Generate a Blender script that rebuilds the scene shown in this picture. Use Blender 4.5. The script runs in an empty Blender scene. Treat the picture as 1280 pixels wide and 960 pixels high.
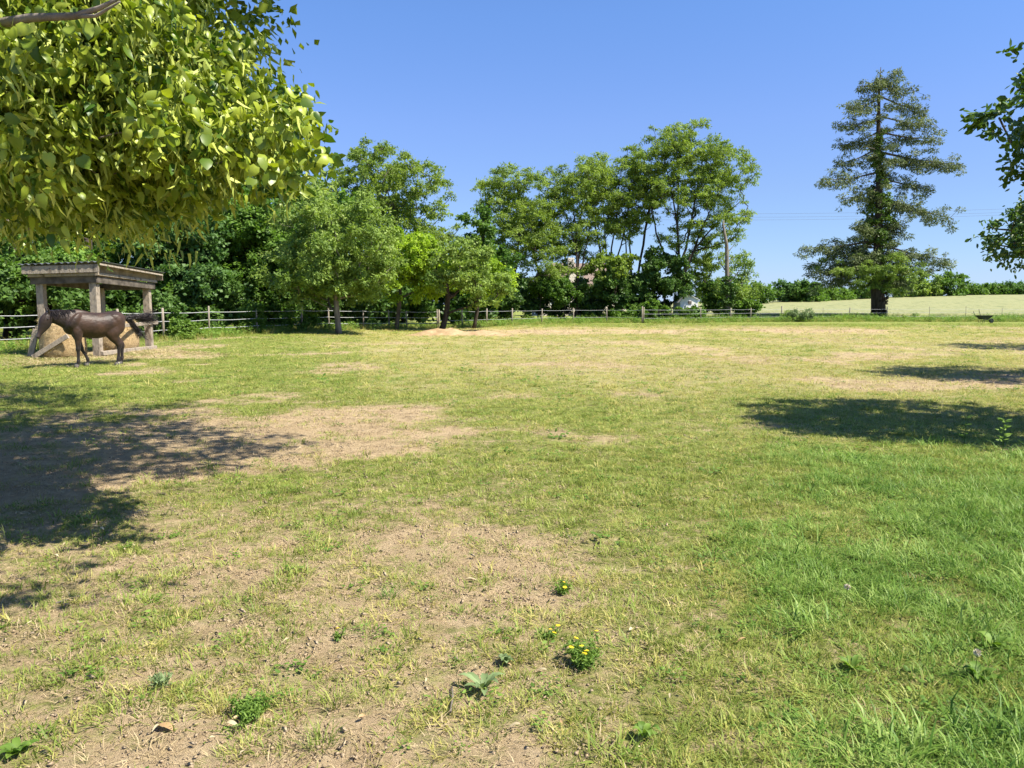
import bpy, bmesh, math, random
import numpy as np
from mathutils import Vector, Matrix, Euler

SC = bpy.context.scene
COL = SC.collection
R = math.radians
rng = np.random.default_rng(7)
random.seed(7)

# ------------------------------------------------------------------ camera
FPX = 949.0
PITCH = R(6.0)
CAMH = 1.6
cam_d = bpy.data.cameras.new('camera')
cam_d.sensor_width = 36.0
cam_d.lens = FPX / 1280 * 36
cam_d.clip_end = 6000
cam_d.clip_start = 0.05
cam = bpy.data.objects.new('camera', cam_d)
cam.location = (0, 0, CAMH)
cam.rotation_euler = (R(90) - PITCH, 0, 0)
COL.objects.link(cam)
SC.camera = cam

# ------------------------------------------------------------------ light
SUN_EL = R(55)
SHD = Vector((-0.90, 0.43)).normalized()      # direction in which shadows fall
w = bpy.data.worlds.new('World')
SC.world = w
w.use_nodes = True
wn = w.node_tree
bg = wn.nodes['Background']
sky = wn.nodes.new('ShaderNodeTexSky')
sky.sky_type = 'NISHITA'
sky.sun_disc = False
sky.sun_elevation = SUN_EL
# the sun stands opposite the shadows; rotation is measured clockwise from +Y
sky.sun_rotation = math.atan2(-SHD.x, -SHD.y)
sky.air_density = 1.0
sky.dust_density = 0.2
sky.ozone_density = 5.0
# a deep clear blue: the whole dome, the same all the way round, a touch bluer than the model gives
wtc = wn.nodes.new('ShaderNodeTexCoord'); wsp = wn.nodes.new('ShaderNodeSeparateXYZ'); wrp = wn.nodes.new('ShaderNodeValToRGB'); wmx = wn.nodes.new('ShaderNodeMix')
wmx.data_type = 'RGBA'; wmx.blend_type = 'MULTIPLY'; wmx.inputs[0].default_value = 1
wn.links.new(wtc.outputs['Generated'], wsp.inputs[0]); wn.links.new(wsp.outputs[2], wrp.inputs[0])
_st = [(0.0, (.55, .72, 1.25)), (.035, (.60, .70, 1.03)), (.08, (.66, .72, .92)), (.14, (.74, .755, .945)), (.22, (.82, .84, 1.07)), (.34, (.80, .94, 1.19)), (1.0, (.80, .95, 1.2))]
_el = wrp.color_ramp.elements
for _i, (_p, _c) in enumerate(_st):
    _e = _el[_i] if _i < 1 else (_el.new(_p) if _i < len(_st) - 1 else _el[-1])
    _e.position = _p; _e.color = (_c[0] / 1.3, _c[1] / 1.3, _c[2] / 1.3, 1)
wn.links.new(sky.outputs[0], wmx.inputs[6]); wn.links.new(wrp.outputs[0], wmx.inputs[7]); wn.links.new(wmx.outputs[2], bg.inputs[0])
bg.inputs[1].default_value = 0.103
sun_l = bpy.data.lights.new('sun', 'SUN')
sun_l.energy = 5.0
sun_l.angle = R(0.55)
sun_l.color = (1.0, 0.935, 0.81)
sun = bpy.data.objects.new('sun', sun_l)
sd = Vector((SHD.x * math.cos(SUN_EL), SHD.y * math.cos(SUN_EL), -math.sin(SUN_EL)))
sun.rotation_euler = sd.to_track_quat('-Z', 'Y').to_euler()
sun.location = (10, -5, 30)
COL.objects.link(sun)
SC.view_settings.view_transform = 'Standard'
SC.view_settings.look = 'None'
SC.view_settings.exposure = 1.15
SC.view_settings.gamma = 1.0
SC.render.engine = 'CYCLES'
SC.cycles.max_bounces = 6
SC.cycles.diffuse_bounces = 3
SC.cycles.transmission_bounces = 4
SC.cycles.transparent_max_bounces = 4
SC.cycles.use_denoising = True

# ------------------------------------------------------------------ noise and terrain
def _h(ix, iy, s):
    h = (ix.astype(np.int64) * 374761393 + iy.astype(np.int64) * 668265263 + s * 982451653) & 0xffffffff
    h = ((h ^ (h >> 13)) * 1274126177) & 0xffffffff
    return ((h ^ (h >> 16)) & 0xffffff) / float(0xffffff)

def vn(x, y, s=0):
    x = np.asarray(x, float); y = np.asarray(y, float)
    ix = np.floor(x); iy = np.floor(y)
    fx = x - ix; fy = y - iy
    fx = fx * fx * (3 - 2 * fx); fy = fy * fy * (3 - 2 * fy)
    a = _h(ix, iy, s); b = _h(ix + 1, iy, s); c = _h(ix, iy + 1, s); d = _h(ix + 1, iy + 1, s)
    return (a * (1 - fx) + b * fx) * (1 - fy) + (c * (1 - fx) + d * fx) * fy

def fbm(x, y, s=0, o=4):
    t = 0; a = 0.5; n = 0
    for k in range(o):
        t = t + a * vn(x * 2 ** k, y * 2 ** k, s + k * 17); n += a; a *= 0.5
    return t / n

def sm(t):
    t = np.clip(t, 0, 1)
    return t * t * (3 - 2 * t)

def gz(x, y):
    """height of the ground"""
    x = np.asarray(x, float); y = np.asarray(y, float)
    z = 0.16 * sm((y - 18.5) / 4.5) * sm((-x - 7) / 4.0) * (1 - 0.5 * sm((y - 40) / 20))
    crest = 1.0 + 1.9 * sm((x - 15) / 90)
    z = z + crest * sm((y - 86) / 70) * sm((x - 2) / 25)
    z = z + (fbm(x * 0.5, y * 0.5, 3, 3) - 0.5) * 0.05 * sm(y / 6)
    near = np.exp(-(y / 26) ** 2)
    z = z + (fbm(x * 3.1, y * 3.1, 9, 3) - 0.5) * 0.035 * near + (fbm(x * 8, y * 8, 19, 2) - 0.5) * 0.022 * near
    return z

def gzf(x, y):
    return float(gz(np.array([x]), np.array([y]))[0])

def ray(px, py):
    X = (px - 640) / FPX; v = -(py - 480) / FPX
    c, s = math.cos(PITCH), math.sin(PITCH)
    return Vector((X, c + v * s, -s + v * c))

def G(px, py):
    d = ray(px, py); k = -CAMH / d.z
    return Vector((d.x * k, d.y * k, 0))

def D(px, py, Y):
    d = ray(px, py); k = Y / d.y
    return Vector((d.x * k, Y, CAMH + d.z * k))

# surface cover: lush (long green), green (how much grass), bare (open soil), dryness
def cover(x, y):
    n1 = fbm(x * 0.45, y * 0.45, 21, 4); n2 = fbm(x * 1.6, y * 1.6, 31, 4); n3 = fbm(x * 0.16 + 4, y * 0.09, 41, 3)
    lat = x / np.maximum(y + 1.2, 0.5)
    # soil patch under and beside the lime tree
    e = ((x + 4.8) / 4.8) ** 2 + ((y - 9.2) / 3.7) ** 2
    bare = sm((1.25 - e + (n1 - 0.5) * 1.7 + (n2 - 0.5) * 1.3) / 1.2)
    # sparse, patchy foreground left of centre
    fore = sm((9.5 - y) / 5.0) * sm((0.20 - (x - 0.3) / np.maximum(y, 1) + (n1 - .5) * .4) / 0.30)
    patch = sm((n2 * 0.65 + n1 * 0.35 - 0.48) / 0.10)
    bare = np.maximum(bare, fore * (0.56 + 0.16 * patch))
    # smaller worn spots through the middle
    mid = sm((n1 - 0.56) / 0.10) * 0.62 * sm((y - 6) / 4) * (1 - sm((y - 32) / 10))
    bare = np.maximum(bare, mid * (1 - 0.5 * sm((x - 4) / 3) * sm((12 - y) / 3)))
    # worn sandy strip far out
    s1 = np.exp(-((y - 44 - 0.09 * x) / 5.0) ** 2) * sm((x + 9) / 10) * sm((n3 * .6 + n1 * .4 - 0.38) / 0.12)
    s2 = np.exp(-((y - 30) / 5.0) ** 2) * np.exp(-((x - 2) / 9.0) ** 2) * sm((n1 - 0.45) / 0.12) * 0.8
    s3 = sm((n3 - 0.52) / 0.1) * 0.5 * sm((y - 13) / 6) * sm((x + 2) / 4)
    far = np.maximum(np.maximum(s1, s2 * 0.8), s3) * (1 - sm((y - 56) / 5))
    r3 = np.exp(-((y - 15.6) / 1.2) ** 2) * sm((x - 7.5) / 2) * 0.8
    bare = np.clip(np.maximum(bare, np.maximum(far * 0.9, r3)), 0, 1)
    # long green grass, lower right
    lx = x - (0.24 * y + 0.05)
    lush = sm((lx + .35 + (n1 - 0.5) * 1.8 + (n2 - .5) * .8) / 1.9) * sm((9.5 - y + (n2 - .5) * 3 + (n1 - .5) * 3) / 4.5)
    lush = lush * (1 - 0.8 * sm((n2 - 0.55) / 0.12))
    bare = bare * (1 - 0.9 * lush)
    # dryness: straw-yellow middle, greener left lawn and near the fence
    dry = 0.30 + 0.50 * sm((y - 8) / 10) * sm((x + 0.34 * y + 1) / 7) - 0.75 * sm((y - 51) / 5)
    dry = dry + (n1 - 0.5) * 0.9 + (n3 - 0.5) * 0.5 - 0.6 * lush
    dry = dry - .25 * sm((lx + .3) / 1.5) * sm((11 - y) / 4)
    dry = np.where((y > 11) & (x < -0.2 * y), dry * 0.55, dry)
    dry = np.clip(dry, 0, 1)
    return bare, lush, dry

# ------------------------------------------------------------------ object helpers
def tag(o, label=None, cat=None, group=None, kind=None):
    if label: o['label'] = label
    if cat: o['category'] = cat
    if group: o['group'] = group
    if kind: o['kind'] = kind
    return o

def empty(name, loc, rz=0.0):
    o = bpy.data.objects.new(name, None)
    o.empty_display_size = 0.2
    o.location = loc; o.rotation_euler = (0, 0, rz)
    COL.objects.link(o)
    return o

def link(name, me, mat=None, parent=None, loc=None, rot=None):
    o = bpy.data.objects.new(name, me)
    COL.objects.link(o)
    if mat is not None and not me.materials:
        for m in (mat if isinstance(mat, (list, tuple)) else [mat]): me.materials.append(m)
    if parent: o.parent = parent
    if loc is not None: o.location = loc
    if rot is not None: o.rotation_euler = rot
    return o

def mesh_np(name, V, F, attrs=None, smooth=False):
    """V (n,3), F (m,k) with one polygon size"""
    me = bpy.data.meshes.new(name)
    V = np.ascontiguousarray(V, np.float32); F = np.ascontiguousarray(F, np.int32)
    m, k = F.shape
    me.vertices.add(len(V)); me.vertices.foreach_set('co', V.ravel())
    me.loops.add(m * k); me.loops.foreach_set('vertex_index', F.ravel())
    me.polygons.add(m); me.polygons.foreach_set('loop_start', np.arange(0, m * k, k, dtype=np.int32))
    me.update(calc_edges=True)
    if smooth: me.polygons.foreach_set('use_smooth', np.ones(m, bool))
    if attrs:
        for a, vals in attrs.items():
            at = me.attributes.new(a, 'FLOAT', 'POINT'); at.data.foreach_set('value', np.ascontiguousarray(vals, np.float32))
    return me

def unit(a):
    return a / np.maximum(np.linalg.norm(a, axis=-1, keepdims=True), 1e-9)

TEMPL = {
    'diamond': (np.array([[0, 0, 0], [.45, .5, -.12], [1, 0, -.05], [.45, -.5, -.12]]), np.array([[0, 1, 2], [0, 2, 3]])),
    'heart': (np.array([[0, 0, 0], [-.05, .3, -.02], [.25, .5, -.06], [.65, .36, -.08], [1, 0, -.2], [.65, -.36, -.08], [.25, -.5, -.06], [-.05, -.3, -.02], [.45, 0, .05]]),
              np.array([[0, 1, 8], [1, 2, 8], [2, 3, 8], [3, 4, 8], [4, 5, 8], [5, 6, 8], [6, 7, 8], [7, 0, 8]])[:, ::-1]),
    'oval': (np.array([[0, 0, 0], [.3, .45, -.1], [.7, .42, -.14], [1, 0, -.12], [.7, -.42, -.14], [.3, -.45, -.1], [.5, 0, .03]]),
             np.array([[1, 0, 6], [2, 1, 6], [3, 2, 6], [4, 3, 6], [5, 4, 6], [0, 5, 6]])),
    'blade': (np.array([[0, .5, 0], [0, -.5, 0], [.5, -.4, .02], [.5, .4, .02], [1, 0, -.1]]),
              np.array([[0, 1, 2], [0, 2, 3], [3, 2, 4]])),
}

def leaf_geo(P, N, T, L, W, tint, templ='diamond'):
    tv, tf = TEMPL[templ]
    T = unit(T); S = unit(np.cross(N, T)); N2 = np.cross(T, S)
    n = len(P); k = len(tv)
    V = (P[:, None, :] + T[:, None, :] * (tv[None, :, 0, None] * L[:, None, None])
         + S[:, None, :] * (tv[None, :, 1, None] * W[:, None, None])
         + N2[:, None, :] * (tv[None, :, 2, None] * L[:, None, None]))
    F = tf[None] + (np.arange(n) * k)[:, None, None]
    return V.reshape(-1, 3), F.reshape(-1, 3), np.repeat(tint, k)

def leaf_mesh(name, *a, **k):
    V, F, t = leaf_geo(*a, **k)
    return mesh_np(name, V, F, {'tint': t})

def tubes(A, B, ra, rb, k=6):
    A = np.asarray(A, float); B = np.asarray(B, float); ra = np.asarray(ra, float); rb = np.asarray(rb, float)
    d = unit(B - A)
    ref = np.where(np.abs(d[:, 2:3]) > 0.9, np.array([[1., 0, 0]]), np.array([[0, 0, 1.]]))
    s = unit(np.cross(d, ref)); t = np.cross(d, s)
    an = np.arange(k) / k * 2 * np.pi
    c = np.cos(an)[None, :, None]; si = np.sin(an)[None, :, None]
    rA = A[:, None] + (s[:, None] * c + t[:, None] * si) * ra[:, None, None]
    rB = B[:, None] + (s[:, None] * c + t[:, None] * si) * rb[:, None, None]
    V = np.concatenate([rA, rB], 1).reshape(-1, 3)
    i = np.arange(k); j = (i + 1) % k
    f = np.stack([i, j, j + k, i + k], 1)
    F = (f[None] + (np.arange(len(A)) * 2 * k)[:, None, None]).reshape(-1, 4)
    return V, F

def tube_path(pts, rad, k=8, name='tube', cap=True, squash=None):
    """one connected tube along points"""
    pts = [Vector(p) for p in pts]; n = len(pts)
    V = []; F = []
    up0 = None
    for i, p in enumerate(pts):
        d = (pts[min(i + 1, n - 1)] - pts[max(i - 1, 0)]).normalized()
        if up0 is None:
            up0 = Vector((0, 0, 1)) if abs(d.z) < 0.9 else Vector((1, 0, 0))
        s = d.cross(up0)
        if s.length < 1e-4: s = Vector((1, 0, 0))
        s.normalize(); t = d.cross(s); up0 = -t if up0.dot(-t) > 0 else t
        s = d.cross(up0).normalized(); t = s.cross(d)
        a, b = (rad[i] if isinstance(rad[i], tuple) else (rad[i], rad[i]))
        for q in range(k):
            an = 2 * math.pi * q / k
            V.append(p + s * math.cos(an) * a + t * math.sin(an) * b)
    for i in range(n - 1):
        for q in range(k):
            q2 = (q + 1) % k
            F.append((i * k + q, i * k + q2, (i + 1) * k + q2, (i + 1) * k + q))
    if cap:
        F.append(tuple(range(k))[::-1]); F.append(tuple((n - 1) * k + q for q in range(k)))
    me = bpy.data.meshes.new(name); me.from_pydata([tuple(v) for v in V], [], F); me.update()
    for p in me.polygons: p.use_smooth = len(p.vertices) == 4
    return me

def box_bm(bm, c, s, rot=None, bev=0.0, jit=0.0):
    """one box with soft edges"""
    r = bmesh.ops.create_cube(bm, size=1.0)
    vs = r['verts']
    M = Matrix.Translation(Vector(c)) @ (rot.to_4x4() if rot is not None else Matrix.Identity(4)) @ Matrix.Diagonal((s[0], s[1], s[2], 1))
    for v in vs:
        v.co = M @ v.co
        if jit: v.co += Vector([random.uniform(-jit, jit) for _ in range(3)])
    if bev:
        es = list({e for v in vs for e in v.link_edges})
        bmesh.ops.bevel(bm, geom=es, offset=bev, segments=1, affect='EDGES')

def box_mesh(name, c, s, rot=None, bev=0.008, jit=0.0):
    bm = bmesh.new(); box_bm(bm, c, s, rot, bev, jit)
    me = bpy.data.meshes.new(name); bm.to_mesh(me); bm.free(); return me

def beam_mesh(name, a, b, wd, ht, bev=0.008, roll=0.0):
    """a squared timber from a to b"""
    a = Vector(a); b = Vector(b); d = b - a
    q = d.to_track_quat('X', 'Z').to_matrix()
    if roll: q = q @ Matrix.Rotation(roll, 3, 'X')
    return box_mesh(name, (a + b) / 2, (d.length, wd, ht), q, bev, 0.004)

# ------------------------------------------------------------------ materials
def nmat(name):
    m = bpy.data.materials.new(name); m.use_nodes = True
    nt = m.node_tree; nt.nodes.clear()
    out = nt.nodes.new('ShaderNodeOutputMaterial')
    return m, nt, out

def N(nt, typ, **kw):
    n = nt.nodes.new(typ)
    for k, v in kw.items():
        if k.startswith('i_'):
            key = k[2:]
            n.inputs[int(key) if key.isdigit() else key].default_value = v
        else: setattr(n, k, v)
    return n

def ramp(nt, stops, fac=None):
    r = nt.nodes.new('ShaderNodeValToRGB')
    el = r.color_ramp.elements
    while len(el) > 1: el.remove(el[0])
    el[0].position = stops[0][0]; el[0].color = (*stops[0][1], 1)
    for p, c in stops[1:]:
        e = el.new(p); e.color = (*c, 1)
    if fac is not None: nt.links.new(fac, r.inputs[0])
    return r

def leaf_mat(name, dark, light, trans, tmix=0.35, rough=0.55, spec=0.25, extra=None, world_scale=0.6):
    m, nt, out = nmat(name)
    L = nt.links
    at = N(nt, 'ShaderNodeAttribute', attribute_name='tint')
    geo = N(nt, 'ShaderNodeNewGeometry')
    no = N(nt, 'ShaderNodeTexNoise'); no.inputs['Scale'].default_value = world_scale; no.inputs['Detail'].default_value = 3
    L.new(geo.outputs['Position'], no.inputs['Vector'])
    ad = N(nt, 'ShaderNodeMath', operation='MULTIPLY_ADD'); ad.inputs[1].default_value = 1.0; 
    sub = N(nt, 'ShaderNodeMath', operation='SUBTRACT'); sub.inputs[1].default_value = 0.5
    L.new(no.outputs['Fac'], sub.inputs[0])
    mul = N(nt, 'ShaderNodeMath', operation='MULTIPLY'); mul.inputs[1].default_value = 0.9
    L.new(sub.outputs[0], mul.inputs[0])
    L.new(at.outputs['Fac'], ad.inputs[0]); L.new(mul.outputs[0], ad.inputs[2])
    stops = [(0.0, dark), (1.0, light)]
    if extra: stops = stops + [(0.985, light), ] and [(0.0, dark), (0.93, light), (1.0, extra)]
    cr = ramp(nt, stops, ad.outputs[0])
    pb = N(nt, 'ShaderNodeBsdfPrincipled'); pb.inputs['Roughness'].default_value = rough
    pb.inputs['Specular IOR Level'].default_value = spec
    L.new(cr.outputs[0], pb.inputs['Base Color'])
    tr = N(nt, 'ShaderNodeBsdfTranslucent')
    mx = N(nt, 'ShaderNodeMix', data_type='RGBA', blend_type='MULTIPLY'); mx.inputs[0].default_value = 1
    L.new(cr.outputs[0], mx.inputs[6]); mx.inputs[7].default_value = (*trans, 1)
    L.new(mx.outputs[2], tr.inputs['Color'])
    ms = N(nt, 'ShaderNodeMixShader'); ms.inputs[0].default_value = tmix
    L.new(pb.outputs[0], ms.inputs[1]); L.new(tr.outputs[0], ms.inputs[2])
    L.new(ms.outputs[0], out.inputs[0])
    return m

def noise_mat(name, c1, c2, scale=8, rough=0.85, bump=0.3, bscale=30, stretch=(1, 1, 1), c3=None, spec=0.2, coord='Object', detail=5):
    m, nt, out = nmat(name); L = nt.links
    tc = N(nt, 'ShaderNodeTexCoord'); mp = N(nt, 'ShaderNodeMapping'); mp.inputs['Scale'].default_value = stretch
    L.new(tc.outputs[coord], mp.inputs[0])
    no = N(nt, 'ShaderNodeTexNoise'); no.inputs['Scale'].default_value = scale; no.inputs['Detail'].default_value = detail
    L.new(mp.outputs[0], no.inputs['Vector'])
    st = [(0.3, c1), (0.7, c2)] if c3 is None else [(0.28, c1), (0.5, c2), (0.72, c3)]
    cr = ramp(nt, st, no.outputs['Fac'])
    nb = N(nt, 'ShaderNodeTexNoise'); nb.inputs['Scale'].default_value = bscale; nb.inputs['Detail'].default_value = 4
    L.new(mp.outputs[0], nb.inputs['Vector'])
    bp = N(nt, 'ShaderNodeBump'); bp.inputs['Strength'].default_value = bump; bp.inputs['Distance'].default_value = 0.02
    L.new(nb.outputs['Fac'], bp.inputs['Height'])
    pb = N(nt, 'ShaderNodeBsdfPrincipled'); pb.inputs['Roughness'].default_value = rough
    pb.inputs['Specular IOR Level'].default_value = spec
    L.new(cr.outputs[0], pb.inputs['Base Color']); L.new(bp.outputs[0], pb.inputs['Normal'])
    L.new(pb.outputs[0], out.inputs[0])
    return m

M = {}
M['bark'] = noise_mat('bark', (.045, .035, .027), (.15, .125, .10), 6, bump=0.8, bscale=22, stretch=(1, 1, .25))
M['bark_dark'] = noise_mat('bark_dark', (.022, .017, .013), (.07, .055, .043), 6, bump=0.8, bscale=22, stretch=(1, 1, .25))
M['bark_pale'] = noise_mat('bark_pale', (.10, .085, .07), (.26, .22, .18), 6, bump=0.8, bscale=22, stretch=(1, 1, .25))
M['wood_grey'] = noise_mat('wood_grey', (.10, .08, .06), (.34, .285, .22), 7, bump=0.7, bscale=22, stretch=(1, 1, .6), c3=(.22, .19, .155), detail=9)
M['wood_dark'] = noise_mat('wood_dark', (.055, .046, .038), (.16, .135, .11), 5, bump=0.5, bscale=18, detail=8)
M['wood_brown'] = noise_mat('wood_brown', (.15, .105, .06), (.30, .22, .13), 4, bump=0.4, bscale=14, detail=7)
M['post'] = noise_mat('post_wood', (.19, .155, .115), (.38, .33, .265), 7, bump=0.5, bscale=24, stretch=(1, 1, .3))
M['tape'] = noise_mat('fence_tape', (.38, .39, .39), (.55, .56, .56), 20, rough=.5, bump=.1)
M['oak'] = leaf_mat('oak_leaf', (.042, .100, .016), (.16, .265, .045), (1.4, 1.6, .6), .34)
M['oak_blue'] = leaf_mat('oak_leaf_cool', (.045, .105, .030), (.145, .245, .065), (1.3, 1.5, .7), .34)
M['olive'] = leaf_mat('olive_green_leaf', (.095, .165, .030), (.30, .40, .09), (1.3, 1.4, .6), .36, extra=(.40, .46, .17))
M['lime'] = leaf_mat('lime_green_leaf', (.17, .28, .02), (.42, .55, .06), (1.3, 1.4, .5), .42)
M['robinia'] = leaf_mat('robinia_leaf', (.105, .17, .030), (.30, .39, .08), (1.3, 1.4, .5), .44)
M['ivy'] = leaf_mat('ivy_leaf', (.028, .068, .014), (.115, .20, .038), (1.2, 1.4, .6), .25, rough=.45)
M['ivy_light'] = leaf_mat('ivy_leaf_bright', (.05, .095, .018), (.16, .25, .045), (1.2, 1.4, .6), .25, rough=.4)
M['spruce'] = leaf_mat('spruce_needle', (.065, .095, .040), (.21, .25, .10), (1.1, 1.2, .8), .28, extra=(.26, .29, .13))
M['linden'] = leaf_mat('linden_leaf', (.045, .105, .010), (.38, .44, .05), (1.4, 1.5, .4), .26, rough=.40, spec=.4, world_scale=2.5)
M['bract'] = leaf_mat('linden_bract', (.20, .26, .045), (.62, .66, .16), (1.2, 1.2, .6), .22)
M['walnut'] = leaf_mat('walnut_leaf', (.028, .065, .012), (.11, .19, .032), (1.3, 1.5, .5), .25, rough=.4, spec=.4)
M['shrub'] = leaf_mat('shrub_leaf', (.055, .12, .016), (.17, .28, .045), (1.3, 1.4, .5), .35)
M['sage'] = leaf_mat('grey_green_leaf', (.09, .14, .05), (.24, .32, .14), (1.2, 1.3, .7), .25)
M['weed'] = leaf_mat('weed_leaf', (.075, .15, .022), (.22, .33, .06), (1.3, 1.4, .5), .38)
M['straw'] = leaf_mat('straw', (.34, .26, .12), (.62, .52, .30), (1, 1, .9), .3)

# grass blades: colour from place, plus a random value per tuft
def grass_mat(name, a, b, c, tmix=.4):
    m, nt, out = nmat(name); L = nt.links
    geo = N(nt, 'ShaderNodeNewGeometry')
    no = N(nt, 'ShaderNodeTexNoise'); no.inputs['Scale'].default_value = 1.3; no.inputs['Detail'].default_value = 6; no.inputs['Roughness'].default_value = .7
    L.new(geo.outputs['Position'], no.inputs['Vector'])
    oi = N(nt, 'ShaderNodeObjectInfo')
    at = N(nt, 'ShaderNodeAttribute', attribute_name='tint')
    s1 = N(nt, 'ShaderNodeMath', operation='MULTIPLY_ADD'); s1.inputs[1].default_value = .35
    L.new(oi.outputs['Random'], s1.inputs[0]); L.new(no.outputs['Fac'], s1.inputs[2])
    s2 = N(nt, 'ShaderNodeMath', operation='MULTIPLY_ADD'); s2.inputs[1].default_value = .45
    L.new(at.outputs['Fac'], s2.inputs[0]); L.new(s1.outputs[0], s2.inputs[2])
    s3 = N(nt, 'ShaderNodeMath', operation='SUBTRACT'); s3.inputs[1].default_value = .42
    L.new(s2.outputs[0], s3.inputs[0])
    cr = ramp(nt, [(0.1, a), (0.5, b), (0.95, c)], s3.outputs[0])
    pb = N(nt, 'ShaderNodeBsdfPrincipled'); pb.inputs['Roughness'].default_value = .5; pb.inputs['Specular IOR Level'].default_value = .25
    tr = N(nt, 'ShaderNodeBsdfTranslucent')
    L.new(cr.outputs[0], pb.inputs['Base Color']); L.new(cr.outputs[0], tr.inputs['Color'])
    ms = N(nt, 'ShaderNodeMixShader'); ms.inputs[0].default_value = tmix
    L.new(pb.outputs[0], ms.inputs[1]); L.new(tr.outputs[0], ms.inputs[2]); L.new(ms.outputs[0], out.inputs[0])
    return m
M['g_green'] = grass_mat('grass_green', (.13, .195, .03), (.27, .33, .06), (.48, .49, .15))
M['g_yellow'] = grass_mat('grass_yellowing', (.24, .26, .05), (.43, .40, .10), (.62, .55, .22))
M['g_dry'] = grass_mat('grass_dry', (.30, .225, .12), (.44, .34, .19), (.58, .48, .28), .25)
M['g_lush'] = grass_mat('grass_lush', (.065, .155, .02), (.18, .30, .045), (.42, .51, .15))
M['wheat_stem'] = grass_mat('wheat_stem', (.14, .18, .05), (.26, .28, .10), (.38, .37, .17), .3)
M['crumb'] = noise_mat('soil_crumb', (.27, .19, .115), (.46, .36, .235), 9, bump=.2)

# ------------------------------------------------------------------ ground
def axis(lo, hi, c, s0, g):
    out = [c]; s = s0
    while out[-1] < hi: out.append(out[-1] + s); s *= g
    b = [c]; s = s0
    while b[-1] > lo: b.append(b[-1] - s); s *= g
    return np.array(b[:0:-1] + out)
xs = axis(-1500, 1500, 0, .06, 1.024)
ys = axis(-300, 2500, 3, .06, 1.021)
XX, YY = np.meshgrid(xs, ys)
ZZ = gz(XX, YY)
nx, ny = len(xs), len(ys)
idx = np.arange(nx * ny).reshape(ny, nx)
F = np.stack([idx[:-1, :-1], idx[:-1, 1:], idx[1:, 1:], idx[1:, :-1]], -1).reshape(-1, 4)
b_, l_, d_ = cover(XX.ravel(), YY.ravel())
gm = mesh_np('ground', np.stack([XX.ravel(), YY.ravel(), ZZ.ravel()], 1), F, {'bare': b_, 'lush': l_, 'dry': d_}, True)
m, nt, out = nmat('paddock_ground'); L = nt.links
geo = N(nt, 'ShaderNodeNewGeometry')
def nz(scale, detail=6, rough=.6, st=None):
    n = N(nt, 'ShaderNodeTexNoise'); n.inputs['Scale'].default_value = scale; n.inputs['Detail'].default_value = detail; n.inputs['Roughness'].default_value = rough
    if st:
        mp = N(nt, 'ShaderNodeMapping'); mp.inputs['Scale'].default_value = st
        L.new(geo.outputs['Position'], mp.inputs[0]); L.new(mp.outputs[0], n.inputs['Vector'])
    else: L.new(geo.outputs['Position'], n.inputs['Vector'])
    return n
def mixc(fac, a, b):
    mx = N(nt, 'ShaderNodeMix', data_type='RGBA')
    L.new(fac, mx.inputs[0]); L.new(a, mx.inputs[6]); L.new(b, mx.inputs[7]); return mx.outputs[2]
def math2(op, a, b, c=None):
    n = N(nt, 'ShaderNodeMath', operation=op)
    for i, v in enumerate((a, b, c)):
        if v is None: continue
        if isinstance(v, (int, float)): n.inputs[i].default_value = v
        else: L.new(v, n.inputs[i])
    return n.outputs[0]
soil = ramp(nt, [(.25, (.28, .195, .11)), (.5, (.46, .345, .205)), (.75, (.62, .49, .31))], nz(5, 12, .82).outputs['Fac'])
thatch = ramp(nt, [(.3, (.24, .21, .085)), (.5, (.37, .34, .14)), (.7, (.47, .42, .20))], nz(16, 8, .75).outputs['Fac'])
green = ramp(nt, [(.3, (.09, .11, .025)), (.5, (.19, .22, .05)), (.7, (.34, .36, .09))], nz(11, 8, .75).outputs['Fac'])
fb = N(nt, 'ShaderNodeAttribute', attribute_name='bare'); fd = N(nt, 'ShaderNodeAttribute', attribute_name='dry'); fl = N(nt, 'ShaderNodeAttribute', attribute_name='lush')
hn = nz(7, 8, .8)
def thresh(attr, noise, width=.25, gain=.9):
    # attr + (noise-.5)*gain, soft threshold round .5
    v = math2('MULTIPLY_ADD', math2('SUBTRACT', noise, .5), gain * 2, attr)
    n = N(nt, 'ShaderNodeMapRange'); n.interpolation_type = 'SMOOTHSTEP'
    n.inputs['From Min'].default_value = .5 - width; n.inputs['From Max'].default_value = .5 + width
    L.new(v, n.inputs['Value']); return n.outputs[0]
c1 = mixc(thresh(fd.outputs['Fac'], nz(2.3, 9, .75).outputs['Fac'], .35), green.outputs[0], thatch.outputs[0])
# close by, the soil shows between the tufts even where the grass is thick
sep = N(nt, 'ShaderNodeSeparateXYZ'); L.new(geo.outputs['Position'], sep.inputs[0])
thin = N(nt, 'ShaderNodeMapRange'); thin.inputs['From Min'].default_value = 4; thin.inputs['From Max'].default_value = 17
thin.inputs['To Min'].default_value = .40; thin.inputs['To Max'].default_value = 0
L.new(sep.outputs[1], thin.inputs['Value'])
bmax = math2('MAXIMUM', fb.outputs['Fac'], thin.outputs[0])
c2 = mixc(thresh(bmax, hn.outputs['Fac'], .22), c1, soil.outputs[0])
bpn = nz(45, 6, .7); bp = N(nt, 'ShaderNodeBump'); bp.inputs['Strength'].default_value = 1.0; bp.inputs['Distance'].default_value = .035
L.new(bpn.outputs['Fac'], bp.inputs['Height'])
bpn2 = nz(6, 8, .8); bp2 = N(nt, 'ShaderNodeBump'); bp2.inputs['Strength'].default_value = .7; bp2.inputs['Distance'].default_value = .06
L.new(bpn2.outputs['Fac'], bp2.inputs['Height']); L.new(bp.outputs[0], bp2.inputs['Normal'])
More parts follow.
